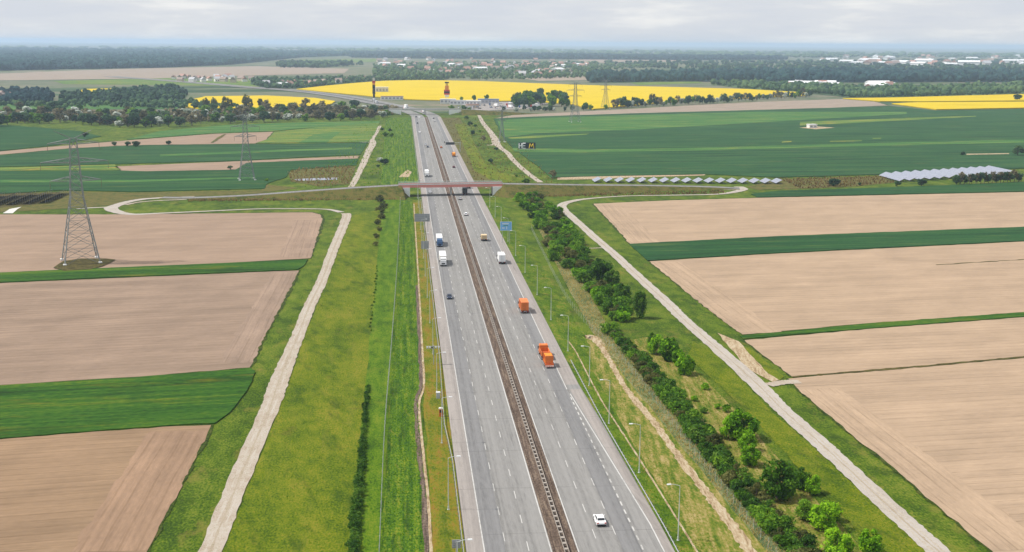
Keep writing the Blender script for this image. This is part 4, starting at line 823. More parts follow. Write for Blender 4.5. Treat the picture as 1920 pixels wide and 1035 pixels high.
# ------------------------------------------------------------------ pylons
def pylon(x, y, h, rz, label, sc=1.0, t=.7):
    r = empty('pylon', (x, y, 0), rz); tag(r, label, 'pylon'); bw_, ww, tw = 6.6 * sc, 2.4 * sc, 1.2 * sc; zw = h * .5; zt = h * .94
    def half(z): return bw_ + (ww - bw_) * z / zw if z < zw else ww + (tw - ww) * (z - zw) / (zt - zw)
    def c(i, z): k = half(z); return Vector(((-1, 1, 1, -1)[i] * k, (-1, -1, 1, 1)[i] * k, z))
    for i in range(4):
        b = MB(); b.bar(c(i, -.2), c(i, zw), .26 * t, 4, .2 * t); b.bar(c(i, zw), c(i, zt), .2 * t, 4, .13 * t); b.build('leg', 'lattice', r)
        b = MB(); q = c(i, 0); b.box(q.x - .6, q.x + .6, q.y - .6, q.y + .6, -.1, .7); b.build('footing', 'concrete_white', r)
    b = MB(); zs = [0, h * .12, h * .23, h * .33, h * .42, zw, h * .56, h * .62, h * .68, h * .74, h * .8, h * .86, zt]
    for z0, z1 in zip(zs, zs[1:]):
        for i in range(4):
            j = (i + 1) % 4; b.bar(c(i, z0), c(j, z1), .1 * t, 3); b.bar(c(j, z0), c(i, z1), .1 * t, 3); b.bar(c(i, z1), c(j, z1), .09 * t, 3)
            if z1 <= h * .34:
                mid = (c(i, z0) + c(j, z0) + c(i, z1) + c(j, z1)) / 4; b.bar((c(i, z0) + c(i, z1)) / 2, mid, .07 * t, 3); b.bar((c(j, z0) + c(j, z1)) / 2, mid, .07 * t, 3)
    b.build('bracing', 'lattice', r)
    for z, w in ((h * .62, 9.5 * sc), (h * .76, 12.5 * sc), (h * .9, 9.5 * sc)):
        for s in (-1, 1):
            b = MB(); k = half(z); k2 = half(z + h * .035); tip = Vector((s * w, 0, z + .3))
            for yy in (-1, 1):
                b.bar((s * k, yy * k, z), tip, .13 * t, 4); b.bar((s * k2, yy * k2, z + h * .035), tip, .12 * t, 4)
                for q in (.25, .5, .75):
                    p = Vector((s * k, yy * k, z)).lerp(tip, q); p2 = Vector((s * k2, yy * k2, z + h * .035)).lerp(tip, max(0, q - .2)); b.bar(p, p2, .07 * t, 3)
            ca = b.build('crossarm', 'lattice', r)
            b = MB(); b.bar(tip, tip - Vector((0, 0, 3)), .09 * t, 6); b.build('insulator', 'lattice_rust', ca)
    for s in (-1, 1):
        b = MB(); b.bar((s * tw * .8, 0, zt), (s * 7 * sc, 0, h * 1.0), .12 * t, 4); b.bar((0, 0, zt), (s * 7 * sc, 0, h * 1.0), .08 * t, 4); b.build('earth_wire_horn', 'lattice', r)
    return r
w = G(152, 491); pylon(w[0], w[1], 52, .35, 'tall grey lattice pylon standing in the pinkish ploughed field', 1.0, .85)
w = G(463, 337); pylon(w[0], w[1], 44, .2, 'grey lattice pylon on the dark green field beyond the looping track', .72, .85)
w = G(1078, 229); pylon(w[0], w[1], 46, .1, 'distant lattice pylon on the vast green field', .8, .9)
w = G(941, 266); pylon(w[0], w[1], 30, .1, 'slender lattice pylon beside the winding dirt lane', .38, .7)
w = G(1135, 203); pylon(w[0], w[1], 40, .3, 'faint lattice pylon at the edge of the wide rapeseed field', .7, .85)
sheet('weed_patch', [(100, 503), (118, 491), (150, 486), (200, 486), (217, 488), (192, 500), (170, 506), (120, 509)], .3, 'weeds', 'brown weedy mound under the tall pylon', 'grass')

# ------------------------------------------------------------------ solar tables
def table(x, y, length, label, group, wd=4.6, tilt=.45, face='solar_face'):
    r = empty('solar_table', (x, y, 0)); tag(r, label, 'solar panel', group)
    n = max(2, int(length / 4)); z0 = .7; hx = wd * math.cos(tilt); hz = wd * math.sin(tilt)
    for i in range(n):
        y0, y1 = length * i / n + .03, length * (i + 1) / n - .03
        b = MB(); b.add([(0, y0, z0), (hx, y0, z0 + hz), (hx, y1, z0 + hz), (0, y1, z0)], [(0, 1, 2, 3)]); b.m = 1
        b.add([(.03, y0, z0 - .07), (hx + .03, y0, z0 + hz - .07), (hx + .03, y1, z0 + hz - .07), (.03, y1, z0 - .07), (0, y0, z0), (hx, y0, z0 + hz), (hx, y1, z0 + hz), (0, y1, z0)], [(3, 2, 1, 0), (0, 1, 5, 4), (1, 2, 6, 5), (2, 3, 7, 6), (3, 0, 4, 7)])
        b.build('panel', [face, 'solar_dark'], r)
        b = MB(); ym = (y0 + y1) / 2; b.bar((.9, ym, -.1), (.9, ym, z0 + .9 * math.tan(tilt) - .1), .07, 4); b.build('leg', 'galvanised', r)
        b = MB(); b.bar((hx - .8, ym, -.1), (hx - .8, ym, z0 + (hx - .8) * math.tan(tilt) - .1), .07, 4); b.build('leg', 'galvanised', r)
for i in range(17):
    table(120 + 7.1 * i, 733 - .7 * i, 12, 'small tilted solar table in the single row behind the overpass ramp', 'solar tables behind the ramp')
for i in range(12):
    x = 318 + 8.3 * i; table(x, 731 + .42 * (x - 319), 34, 'long tilted solar table in the large array beyond the narrow green strip', 'solar tables of the large array', 5.4)
sheet('solar_ground', [(-80, 366), (20, 362), (112, 360), (118, 372), (60, 384), (-80, 396)], .01, 'weeds', 'dark sheet added under the solar tables to darken their rows', 'ground')  # added dark sheet, makes the gaps between the table rows darker
sx0 = G(108, 364)[0]
for i in range(10):
    table(sx0 - 7.6 * i, 650 - 3 * i, 44, 'long dark solar table seen from its shaded back side', 'dark solar tables by the scrub', 5.6, .42)

# ------------------------------------------------------------------ vehicles
def wheel(r, x, y, rad=.33, w=.22):
    b = MB(); b.bar((x - w / 2, y, rad), (x + w / 2, y, rad), rad, 14); o = b.build('wheel', 'rubber', r)
    b = MB(); s = 1 if x > 0 else -1; b.bar((x + s * w * .3, y, rad), (x + s * (w / 2 + .015), y, rad), rad * .58, 10); b.build('rim', 'silver', o)
def place(r, x, y, away): r.location = (x, y, .125); r.rotation_euler = (0, 0, 0 if away else math.pi)
def car(x, y, away, paint, label, cat='car', estate=False):
    """built with its nose towards +y"""
    r = empty('car'); tag(r, label, cat)
    b = MB(); g = lambda z: max(0, (z - .55)) * .18
    b.prism([(-2.15, .28), (-2.2, .62), (-2.1, .92), (-1.75, 1.0), (1.0, .98), (1.95, .78), (2.18, .58), (2.12, .26)], -.9, .9, g); b.build('body', paint, r)
    back = -2.0 if estate else -1.55
    b = MB(); b.prism([(back, .96), (back + .35, 1.4), (-.1 + .3, 1.46), (.45, 1.4), (1.12, .96)], -.8, .8, lambda z: max(0, z - .95) * .36); b.build('cabin', paint, r)
    z0, z1 = 1.01, 1.37
    def quad(nm, pts):
        v = [Vector(p) for p in pts]; n = (v[1] - v[0]).cross(v[2] - v[0]).normalized(); q = MB(); q.add([p + n * .012 for p in v] + [p - n * .03 for p in v], [(0, 1, 2, 3), (7, 6, 5, 4), (0, 4, 5, 1), (1, 5, 6, 2), (2, 6, 7, 3), (3, 7, 4, 0)]); q.build(nm, 'glass', r)
    k = lambda z: .8 - max(0, z - .95) * .36
    yw = lambda z: 1.12 - (z - .96) / .44 * .67; yb = lambda z: back + (z - .96) / .44 * .35
    quad('windscreen', [(.68, yw(z0), z0), (-.68, yw(z0), z0), (-.6, yw(z1), z1), (.6, yw(z1), z1)])
    quad('rear_window', [(-.68, yb(z0), z0), (.68, yb(z0), z0), (.6, yb(z1), z1), (-.6, yb(z1), z1)])
    for s in (-1, 1):
        p = [(s * k(z0), yb(z0) + .2, z0), (s * k(z0), yw(z0) - .18, z0), (s * k(z1), yw(z1) - .12, z1), (s * k(z1), yb(z1) + .12, z1)]; quad('side_window', p if s > 0 else p[::-1])
        q = MB(); q.box(s * .72 - .16, s * .72 + .16, 2.02, 2.16, .6, .74); q.build('headlight', 'lamp_glass', r)
        q = MB(); q.box(s * .7 - .14, s * .7 + .14, -2.22, -2.1, .66, .86); q.build('tail_light', 'red_light', r)
        q = MB(); q.box(s * .95 - .09, s * .95 + .09, .72, .9, .98, 1.1); q.build('mirror', paint, r)
        for yy in (-1.35, 1.35): wheel(r, s * .82, yy)
    q = MB(); q.box(-.85, .85, -2.24, -2.1, .3, .52); q.build('bumper', 'black' if paint != 'black' else 'silver', r)
    place(r, x, y, away); return r
def cab(r, y0, y1, hgt, paint, w=1.22):
    """truck cab, nose at y1"""
    c = MB(); c.prism([(y0, .75), (y0, hgt - .15), (y0 + .3, hgt), (y1 - .55, hgt), (y1 - .1, hgt * .68), (y1, .95), (y1, .55), (y0, .55)], -w, w, lambda z: max(0, z - 1.6) * .05); o = c.build('cab', paint, r)
    q = MB(); za, zb = hgt * .56, hgt * .83; ya = y1 - .02 - (za - .95) / (hgt * .68 - .95) * .1 if za < hgt * .68 else y1 - .1
    yb_ = y1 - .1 - (zb - hgt * .68) / (hgt * .32) * .45
    q.add([(-w * .9, ya + .03, za), (w * .9, ya + .03, za), (w * .84, yb_ + .04, zb), (-w * .84, yb_ + .04, zb), (-w * .9, ya - .05, za), (w * .9, ya - .05, za), (w * .84, yb_ - .06, zb), (-w * .84, yb_ - .06, zb)], [(0, 1, 2, 3), (7, 6, 5, 4), (0, 4, 5, 1), (1, 5, 6, 2), (2, 6, 7, 3), (3, 7, 4, 0)]); q.build('windscreen', 'glass', o)
    q = MB(); q.box(-w * .55, w * .55, y1 - .05, y1 + .03, .9, 1.4); q.build('grille', 'black', o)
    for s in (-1, 1):
        q = MB(); q.box(s * w - .03 if s > 0 else s * w - .02, s * w + .02 if s > 0 else s * w + .03, y1 - 1.5, y1 - .6, hgt * .56, hgt * .8); q.build('side_window', 'glass', o)
        q = MB(); q.box(s * (w + .18) - .1, s * (w + .18) + .1, y1 - .5, y1 - .3, hgt * .5, hgt * .75); q.build('mirror', 'black', o)
        q = MB(); q.box(s * w * .75 - .18, s * w * .75 + .18, y1 - .06, y1 + .03, .68, .86); q.build('headlight', 'lamp_glass', o)
    q = MB(); q.box(-w, w, y1 - .3, y1 + .08, .32, .64); q.build('bumper', 'black' if paint != 'black' else 'silver', r)
def truck(x, y, away, paint, boxpaint, blen, clen, hgt, label, cat='truck', gap=.35, chgt=3.0, kind_='box', roofpaint=None):
    """rear end at local y = 0, nose forward; (x, y) is the rear bumper for outbound, the nose for oncoming trucks"""
    r = empty('truck'); tag(r, label, cat); L_ = blen + gap + clen
    b = MB(); b.box(-.45, .45, .3, L_ - .4, .55, .95); b.build('chassis', 'black', r)
    if kind_ == 'box':
        b = MB(); b.box(-1.27, 1.27, 0, blen, 1.02, hgt, .03); bd = b.build('cargo_box', boxpaint, r)
        q = MB(); q.box(-1.22, -.02, -.03, .0, 1.1, hgt - .12); q.build('rear_door', boxpaint, bd); q = MB(); q.box(.02, 1.22, -.03, .0, 1.1, hgt - .12); q.build('rear_door', boxpaint, bd)
        q = MB(); q.box(-1.28, 1.28, -.02, blen + .01, hgt - .1, hgt + .02); q.build('roof_trim', roofpaint or boxpaint, bd)
    elif kind_ == 'open':
        b = MB()
        for a in ((-1.25, -1.15, 0, blen), (1.15, 1.25, 0, blen), (-1.15, 1.15, 0, .1), (-1.15, 1.15, blen - .1, blen)): b.box(*a, 1.1, hgt)
        b.build('tipper_body', boxpaint, r); q = MB(); q.box(-1.14, 1.14, .11, blen - .11, 1.1, 1.3); q.build('load_floor', 'orange_dark', r)
    elif kind_ == 'tank':
        b = MB(); b.prism([(0, 1.1), (0, hgt - .5), (.6, hgt), (blen - .4, hgt), (blen, hgt - .5), (blen, 1.1)], -1.2, 1.2, lambda z: max(0, z - 2) * .25); b.build('hopper', boxpaint, r)
    cab(r, L_ - clen, L_, chgt, paint)
    if boxpaint in ('orange', 'amber'):
        for i in range(6): q = MB(); q.box(-1.2 + i * .4, -1.0 + i * .4, -.1, -.055, .52, .7); q.build('hazard_stripe', 'sign_red' if i % 2 else 'sign_white', r)
        for s in (-.8, .8): q = MB(); q.bar((s, L_ - clen * .6, chgt), (s, L_ - clen * .6, chgt + .25), .1, 8); q.build('beacon', 'amber', r)
        for s in (-1, 1):
            for k in range(1, 5): q = MB(); yy = blen * k / 5; q.box(s * 1.26 - .05, s * 1.26 + .05, yy - .05, yy + .05, 1.05, hgt - .05); q.build('side_rib', 'orange_dark', r)
    if kind_ == 'box':
        for xx in (-.3, .3): q = MB(); q.bar((xx, -.07, 1.15), (xx, -.07, hgt - .2), .03, 5); q.build('door_bar', 'galvanised' if boxpaint != 'orange' else 'orange_dark', r)
        q = MB(); q.box(-.26, .26, -.09, -.06, .76, .88); q.build('number_plate', 'sign_white', r)
    q = MB(); q.box(-1.2, 1.2, -.05, .12, .5, .72); q.build('rear_bumper', 'black', r)
    ax = [L_ - clen * .45, .95 + 0, 2.2] + ([3.5, L_ - clen - 1.0] if blen > 10 else [])
    for yy in ax:
        for s in (-1, 1): wheel(r, s * 1.05, yy, .5, .34)
    for s in (-1, 1):
        q = MB(); q.box(s * 1.0 - .18, s * 1.0 + .18, -.08, -.02, .74, .92); q.build('tail_light', 'red_light', r)
    place(r, x, y, away)
    if not away: r.location.y = y + L_
    return r
car(35.15, 201.3, True, 'white', 'white saloon car alone on the outbound carriageway near the short dashes')
truck(38.75, 371.5, True, 'orange', 'orange', 6.6, 2.1, 3.7, 'orange box-bodied truck driving ahead of the one with a trailer', chgt=2.9)
t2 = truck(38.75, 314, True, 'orange', 'orange', 5.2, 2.1, 2.3, 'orange open tipper truck towing an orange warning trailer', kind_='open', chgt=3.0)
tr = empty('trailer', (38.75, 305.3, .125)); tag(tr, 'orange warning trailer with yellow frame towed behind the tipper truck', 'trailer')
b = MB(); b.box(-1.15, 1.15, .4, 6.6, .7, 1.1); b.build('frame', 'orange_dark', tr)
b = MB(); b.box(-1.1, 1.1, 1.3, 5.6, 1.1, 3.0, .12); hb = b.build('hopper', 'amber', tr)
for yy in (1.6, 2.9, 4.2, 5.3): q = MB(); q.box(-1.16, 1.16, yy - .08, yy + .08, 1.1, 3.06); q.build('rib', 'orange', hb)
b = MB(); b.box(-1.05, 1.05, 1.12, 1.26, 1.2, 3.3); b.build('warning_board', 'orange', tr)
b = MB(); b.box(-1.15, 1.15, .1, .5, .45, .75); b.build('rear_beam', 'offwhite', tr)
for i in range(5): q = MB(); q.box(-1.1 + i * .46, -.86 + i * .46, .06, .1, .47, .73); q.build('stripe', 'sign_red', tr)
b = MB(); b.bar((0, 6.5, .8), (0, 8.6, .8), .08, 6); b.build('tow_bar', 'black', tr)
for yy in (2.6, 4.0):
    for s in (-1, 1): wheel(tr, s * 1.0, yy, .48, .32)
truck(38.6, 458.5, True, 'white', 'white', 7.6, 2.0, 3.7, 'white box truck seen from behind beside the hard shoulder', chgt=2.9)
truck(35.2, 514, True, 'cream', 'cream', 3.4, 1.6, 2.7, 'small cream box van in the middle lane', 'van', chgt=2.3, gap=.1)
car(31.35, 594.5, True, 'white', 'white estate car in the fast lane before the red bridge', estate=True)
car(31.35, 656, True, 'silver', 'pale car in the fast lane at the red bridge')
truck(35.2, 674, True, 'black', 'black', 8.6, 2.1, 3.6, 'black truck passing under the red bridge', chgt=3.0)
truck(38.75, 706, True, 'white', 'white', 4.2, 1.8, 2.8, 'white van just beyond the red bridge', 'van', chgt=2.4, gap=.1)
car(35.2, 827, True, 'dark_red', 'dark red car in the middle lane beyond the red bridge')
truck(38.75, 906, True, 'dark_blue', 'amber', 6.8, 2.2, 3.2, 'amber hopper truck with a dark cab beyond the red bridge', kind_='tank', chgt=3.1)
car(31.5, 985, True, 'orange', 'small orange car overtaking beyond the amber hopper truck')
car(35.2, 1320, True, 'white', 'white car close to the distant grey bridge outbound'); car(35.2, 1365, True, 'black', 'black car close to the distant grey bridge outbound')
truck(15.15, 500, False, 'blue_cab', 'white', 10.6, 2.3, 3.7, 'articulated truck with a dark blue cab and white trailer', chgt=3.3)
truck(15.15, 455, False, 'white', 'offwhite', 11.5, 2.3, 3.8, 'articulated truck with a white cab and pale trailer', chgt=3.4, roofpaint='white')
car(15.2, 396.5, False, 'dark_blue', 'dark blue car alone on the oncoming slow lane')
truck(15.15, 768, False, 'white', 'white', 9.0, 2.2, 3.8, 'white truck approaching the red bridge on the oncoming side', chgt=3.3)
car(15.3, 686, False, 'silver', 'silver car under the red bridge on the oncoming side')
car(19.0, 1014, False, 'silver', 'silver car in the oncoming middle lane far beyond the red bridge'); car(20.4, 990, False, 'dark_blue', 'dark car beside the silver one far beyond the red bridge')
car(16.0, 1154, False, 'white', 'white car coming down the oncoming slow lane far off'); car(15.6, 1284, False, 'black', 'black car near the distant grey bridge oncoming')
car(15.4, 1395, False, 'black', 'black car just passing the distant grey bridge'); car(19, 1385, False, 'white', 'white car just passing the distant grey bridge')

# ------------------------------------------------------------------ signs and roadside equipment
def sign(name, x, y, w, h, zb, posts, face, back, label, cat='sign', facing=-1, marks=None):
    r = empty(name, (x, y, 0)); tag(r, label, cat)
    b = MB(); b.box(-w / 2, w / 2, -.06, .06, zb, zb + h); pn = b.build('panel', back, r)
    b = MB(); yo = facing * .07; b.box(-w / 2 + .04, w / 2 - .04, min(yo, yo + .004 * facing), max(yo, yo + .004 * facing), zb + .04, zb + h - .04); b.build('face', face, pn)
    if facing > 0:
        for k in (.25, .5, .75): b = MB(); b.box(-w / 2 + .05, w / 2 - .05, -.14, -.062, zb + h * k - .06, zb + h * k + .06); b.build('stiffener', 'galvanised', pn)
    for px_ in posts: b = MB(); b.bar((px_, .14 * -facing * -1 if facing < 0 else -.2, -.1), (px_, .14 if facing < 0 else -.2, zb + h * .9), .11, 6); b.build('post', 'galvanised', r)
    for (x0, x1, z0, z1, mt) in (marks or []):
        b = MB(); b.box(x0, x1, -.09, -.078, zb + z0, zb + z1); b.build('marking', mt, pn)
    return r
w = G(946, 456)
sign('road_sign', w[0] + .6, w[1], 5.2, 4.0, 5.6, (-1.6, 1.6), 'sign_blue', 'sign_back', 'large blue direction sign with white markings beyond the lamp posts', marks=[(-2.5, 2.5, 3.82, 3.9, 'sign_white'), (-2.5, 2.5, .1, .18, 'sign_white'), (-2.5, -2.42, .2, 3.8, 'sign_white'), (2.42, 2.5, .2, 3.8, 'sign_white'), (-1.7, 1.2, 2.85, 3.25, 'sign_white'), (-1.1, .9, 2.0, 2.4, 'sign_green'), (.2, .45, .6, 1.9, 'sign_white'), (-1.8, -.6, 1.0, 1.35, 'sign_white')])
sign('road_sign', 8.2, 535, 7.0, 3.6, 6.0, (1.2, 2.6), 'sign_blue', 'sign_back', 'wide grey back of a large motorway sign near the red bridge', facing=1)
sign('road_sign', 8.4, 478, 3.2, 3.3, 3.2, (.9,), 'sign_blue', 'sign_back', 'smaller square grey sign back on the dry verge', facing=1)
sign('road_sign', 8.2, 187.5, 1.5, 1.5, 2.2, (0,), 'sign_white', 'sign_back', 'small square sign back on the dry verge behind the guardrail', facing=1)
# mast with a camera cross-arm
r = empty('camera_mast', (7.6, 312, 0)); tag(r, 'grey traffic camera mast with a short crowded cross-arm', 'mast')
b = MB(); b.bar((0, 0, -.1), (0, 0, 5.5), .12, 8); b.build('pole', 'galvanised', r)
b = MB(); b.bar((-2.0, 0, 5.2), (1.8, 0, 5.2), .08, 6); b.bar((-2.0, 0, 4.6), (1.0, 0, 4.6), .06, 6); b.build('cross_arm', 'galvanised', r)
for x in (-1.7, -1.0, -.4, .6, 1.4): b = MB(); b.box(x - .22, x + .22, -.3, .3, 4.75, 5.12); b.build('camera', 'metal_white' if x != -.4 else 'steel_dark', r)
r = empty('emergency_phone', (8.1, 266.5, 0)); tag(r, 'orange emergency telephone pillar by the bend of the guardrail', 'telephone')
b = MB(); b.box(-.45, .45, -.3, .3, -.05, 1.9, .05); b.build('pillar', 'orange', r); b = MB(); b.box(-.5, .5, -.4, .4, 1.9, 2.15, .1); b.build('cap', 'offwhite', r); b = MB(); b.box(-.3, .3, -.34, -.3, 1.0, 1.6); b.build('panel', 'black', r)
r = empty('control_cabinet', (7.9, 281, 0)); tag(r, 'pale grey control cabinet on the dry verge', 'cabinet')
b = MB(); b.box(-.5, .5, -.35, .35, -.05, 1.5); b.build('housing', 'offwhite', r); b = MB(); b.box(-.55, .55, -.4, .4, 1.5, 1.62, .04); b.build('roof', 'metal_white', r); b = MB(); b.box(-.42, .42, -.375, -.352, .1, 1.4); b.build('door', 'silver', r)
# variable message sign
r = empty('message_gantry', (45.6, 950, 0)); tag(r, 'black electronic message sign on a cantilever gantry beyond the bridge', 'sign')
b = MB(); b.bar((0, 0, -.1), (0, 0, 8), .25, 8); b.build('post', 'galvanised', r); b = MB(); b.bar((0, 0, 7.4), (-12.5, 0, 7.4), .16, 6); b.bar((0, 0, 6.2), (-12.5, 0, 6.2), .16, 6); b.build('arm', 'galvanised', r)
b = MB(); b.box(-11.6, -4.6, -.9, -.25, 5.8, 7.8); b.build('display', 'steel_dark', r); b = MB(); b.box(-12.8, -12.2, -.8, -.3, 7.2, 8.6); b.build('warning_lamp', 'black', r)
# billboard with letters standing at the edge of the vast field
w = G(988, 283); r = empty('billboard', (w[0], w[1], 0)); tag(r, 'dark billboard with white letters and a yellow M at the field edge', 'billboard')
b = MB(); b.box(-7, 7, 0, .3, 1.4, 6.8); b.build('board', 'solar_dark', r)
for x in (-6, -2, 2, 6): b = MB(); b.bar((x, .5, -.1), (x, .5, 6.4), .14, 6); b.build('post', 'galvanised', r)
def letter(bars, x, mt, sc=1.0):
    b = MB()
    for (ax, az, bx, bz) in bars: b.bar((x + ax * sc, -.12, 2.2 + az * sc), (x + bx * sc, -.12, 2.2 + bz * sc), .34, 4)
    b.build('letter', mt, r)
letter([(0, 0, 0, 4), (0, 2, 1.9, 2), (1.9, 0, 1.9, 4)], -6.4, 'sign_white'); letter([(0, 0, 0, 4), (0, 4, 2.4, 4), (0, 2, 2.2, 2), (0, 0, 2.4, 0)], -3.6, 'sign_white')
letter([(0, 0, .7, 3.8), (.7, 3.8, 1.9, 1.2), (1.9, 1.2, 3.1, 3.8), (3.1, 3.8, 3.8, 0)], 1.8, 'sign_yellow')
b = MB(); b.box(-6.4, 6.4, -.05, 0, 1.5, 1.85); b.build('text_strip', 'offwhite', r)
# totems
def totem(x, y, parts, label):
    parts = [(a * .86, b * .86, c * .62, m_) for a, b, c, m_ in parts]
    r = empty('totem_sign', (x, y, 0)); tag(r, label, 'sign')
    b = MB(); b.bar((-1.0, 0, -.2), (-1.0, 0, parts[-1][1]), .3, 6); b.build('post', 'metal_white', r); b = MB(); b.bar((1.0, 0, -.2), (1.0, 0, parts[-1][1]), .3, 6); b.build('post', 'metal_white', r)
    for z0, z1, hw_, mt in parts: b = MB(); b.box(-hw_, hw_, -.8, .8, z0, z1); b.build('panel', mt, r)
totem(-41, 1720, [(9, 15, 2.4, 'black'), (15.2, 20, 3.4, 'black'), (20.2, 30, 3.2, 'black'), (23, 24, 3.4, 'amber'), (30.2, 33, 3.2, 'amber'), (33.2, 37, 3.6, 'sign_red'), (37.2, 42, 2.4, 'offwhite')], 'tall black, red and white totem sign beside the bending motorway')
totem(66.5, 1800, [(6, 10, 5, 'sign_white'), (10.2, 19, 7, 'sign_red'), (13, 16, 7.2, 'sign_white'), (19.2, 26, 4.6, 'amber'), (26.2, 30, 3, 'sign_yellow'), (30.2, 32.5, 5, 'black')], 'red and white totem sign before the wide rapeseed field')

# ------------------------------------------------------------------ service area, houses
def building(x, y, w, d, h, rz, wall, roof, label, group=None, gable=0, name='building', win=True, cat='building'):
    r = empty(name, (x, y, 0), rz); tag(r, label, cat, group)
    b = MB(); b.box(-w / 2, w / 2, -d / 2, d / 2, -.2, h); b.build('wall', wall, r)
    b = MB()
    if gable: b.add([(-w / 2 - .4, -d / 2 - .4, h), (w / 2 + .4, -d / 2 - .4, h), (w / 2 + .4, d / 2 + .4, h), (-w / 2 - .4, d / 2 + .4, h), (-w / 2 - .4, 0, h + gable), (w / 2 + .4, 0, h + gable)], [(0, 3, 2, 1), (0, 1, 5, 4), (2, 3, 4, 5), (1, 2, 5), (3, 0, 4)])
    else: b.box(-w / 2 - .3, w / 2 + .3, -d / 2 - .3, d / 2 + .3, h, h + .6)
    b.build('roof', roof, r)
    if win:
        n = max(2, int(w / 5))
        for i in range(n): q = MB(); xx = -w / 2 + w * (i + .5) / n; q.box(xx - w / n * .3, xx + w / n * .3, -d / 2 - .06, -d / 2 + .1, h * .3, h * .75); q.build('window', 'sign_back', r)
    return r
sheet('service_yard', [(858, 212), (880, 200), (850, 193), (900, 191), (960, 191), (1030, 194), (990, 204), (900, 208)], .2, 'asphalt_shoulder', 'grey service area yard with parked vehicles', 'yard')
for i, (px_, py_, w_, d_, h_, wl, rf, lb) in enumerate([(840, 194, 22, 10, 6, 'wall_white', 'metal_white', 'white fuel station shop under the red totem sign'), (862, 196, 26, 14, 5.5, 'metal_white', 'roof_grey', 'long pale service building beside the fuel shop'), (888, 197, 20, 12, 6, 'wall_white', 'metal_white', 'white flat-roofed restaurant of the service area'), (886, 203, 16, 10, 5, 'wall_cream', 'roof_red', 'cream service building with a red roof'), (916, 194, 30, 14, 6, 'silver', 'blue_cab', 'wide building with a dark blue roof at the service area'), (880, 205, 9, 8, 4.5, 'wall_white', 'roof_brown', 'small kiosk with brown roof at the service area'), (735, 187, 34, 9, 5, 'wall_white', 'roof_red', 'long low building with red roof by the black totem sign'), (716, 173.5, 22, 12, 9, 'offwhite', 'metal_white', 'pale boxy building at the rapeseed edge by the black totem')]):
    w = G(px_, py_); building(w[0], w[1], w_, d_, h_, rs.uniform(-.2, .2), wl, rf, lb)
# parked vehicles too small to show parts
def parked(kind_, paint, roofm):
    b = MB()
    if kind_ == 'car':
        b.prism([(-2.1, .3), (-2.1, .9), (-1.8, 1.0), (1.0, .95), (2.0, .75), (2.1, .3)], -.9, .9); b.m = 1; b.prism([(-1.6, .96), (-1.2, 1.45), (.4, 1.45), (1.0, .96)], -.78, .78, lambda z: max(0, z - .96) * .3)
        b.m = 2
        for s in (-.85, .85):
            for yy in (-1.3, 1.3): b.bar((s - .12, yy, .33), (s + .12, yy, .33), .33, 8)
    else:
        b.box(-1.27, 1.27, -6, 4.2, 1.0, 3.9); b.m = 1; b.prism([(4.5, .6), (4.5, 3.2), (6.2, 3.2), (6.6, 2), (6.6, .6)], -1.2, 1.2)
        b.m = 2
        for s in (-1.05, 1.05):
            for yy in (-4.8, -3.6, 5.5): b.bar((s - .15, yy, .5), (s + .15, yy, .5), .5, 8)
    me = bpy.data.meshes.new('parked_' + kind_); me.from_pydata(b.v, [], b.f)
    for mm in (paint, roofm, 'rubber'): me.materials.append(MATS[mm])
    me.polygons.foreach_set('material_index', b.mi); me.update(); return me
pc = [parked('car', p, q) for p, q in (('white', 'glass'), ('silver', 'glass'), ('black', 'glass'), ('dark_red', 'glass'), ('blue_cab', 'glass'))]
pt = [parked('truck', p, q) for p, q in (('white', 'white'), ('offwhite', 'blue_cab'), ('white', 'sign_red'), ('silver', 'black'))]
for i in range(34):
    w = G(rs.uniform(858, 1000), rs.uniform(197, 205)); o = tag(link(bpy.data.objects.new('parked_car', rs.choice(pc))), 'small parked car on the service area yard', 'car', 'cars parked at the service area'); o.location = (w[0], w[1], .22); o.rotation_euler.z = rs.choice([0, 1.57, .2, 3.1])
for i in range(16):
    w = G(rs.uniform(905, 1010), rs.uniform(195, 203)); o = tag(link(bpy.data.objects.new('parked_truck', rs.choice(pt))), 'white lorry parked on the service area yard', 'truck', 'lorries parked at the service area'); o.location = (w[0], w[1], .22); o.rotation_euler.z = rs.choice([.3, .35, 1.6, 1.7])
for d, off in [(30, 6), (90, -7), (150, 8), (260, -6), (330, 9)]:
    o = tag(link(bpy.data.objects.new('truck', rs.choice(pt))), 'white lorry on the bending stretch of motorway beyond the grey bridge', 'truck', 'lorries on the far bend')
    q = smooth_line(FARC[1:], 6); acc = 0
    for a, c in zip(q, q[1:]):
        s_ = math.dist(a, c)
        if acc + s_ > d: t = (d - acc) / s_; dx, dy = (c[0] - a[0]) / s_, (c[1] - a[1]) / s_; o.location = (a[0] + dx * s_ * t + dy * off, a[1] + dy * s_ * t - dx * off, .75); o.rotation_euler.z = math.atan2(dy, dx) - 1.57; break
        acc += s_
def house_mesh(wall, roof, w=11, d=9, h=4.5, g=4):
    b = MB(); b.box(-w / 2, w / 2, -d / 2, d / 2, -.3, h); b.m = 1
    b.add([(-w / 2 - .5, -d / 2 - .5, h), (w / 2 + .5, -d / 2 - .5, h), (w / 2 + .5, d / 2 + .5, h), (-w / 2 - .5, d / 2 + .5, h), (-w / 2 - .5, 0, h + g), (w / 2 + .5, 0, h + g)], [(0, 3, 2, 1), (0, 1, 5, 4), (2, 3, 4, 5), (1, 2, 5), (3, 0, 4)])
    b.m = 2
    for i in (-.3, 0, .3): b.box(w * i - .8, w * i + .8, -d / 2 - .05, -d / 2 + .05, 1, 2.6)
    me = bpy.data.meshes.new('house'); me.from_pydata(b.v, [], b.f)
    for mm in (wall, roof, 'glass'): me.materials.append(MATS[mm])
    me.polygons.foreach_set('material_index', b.mi); me.update(); return me
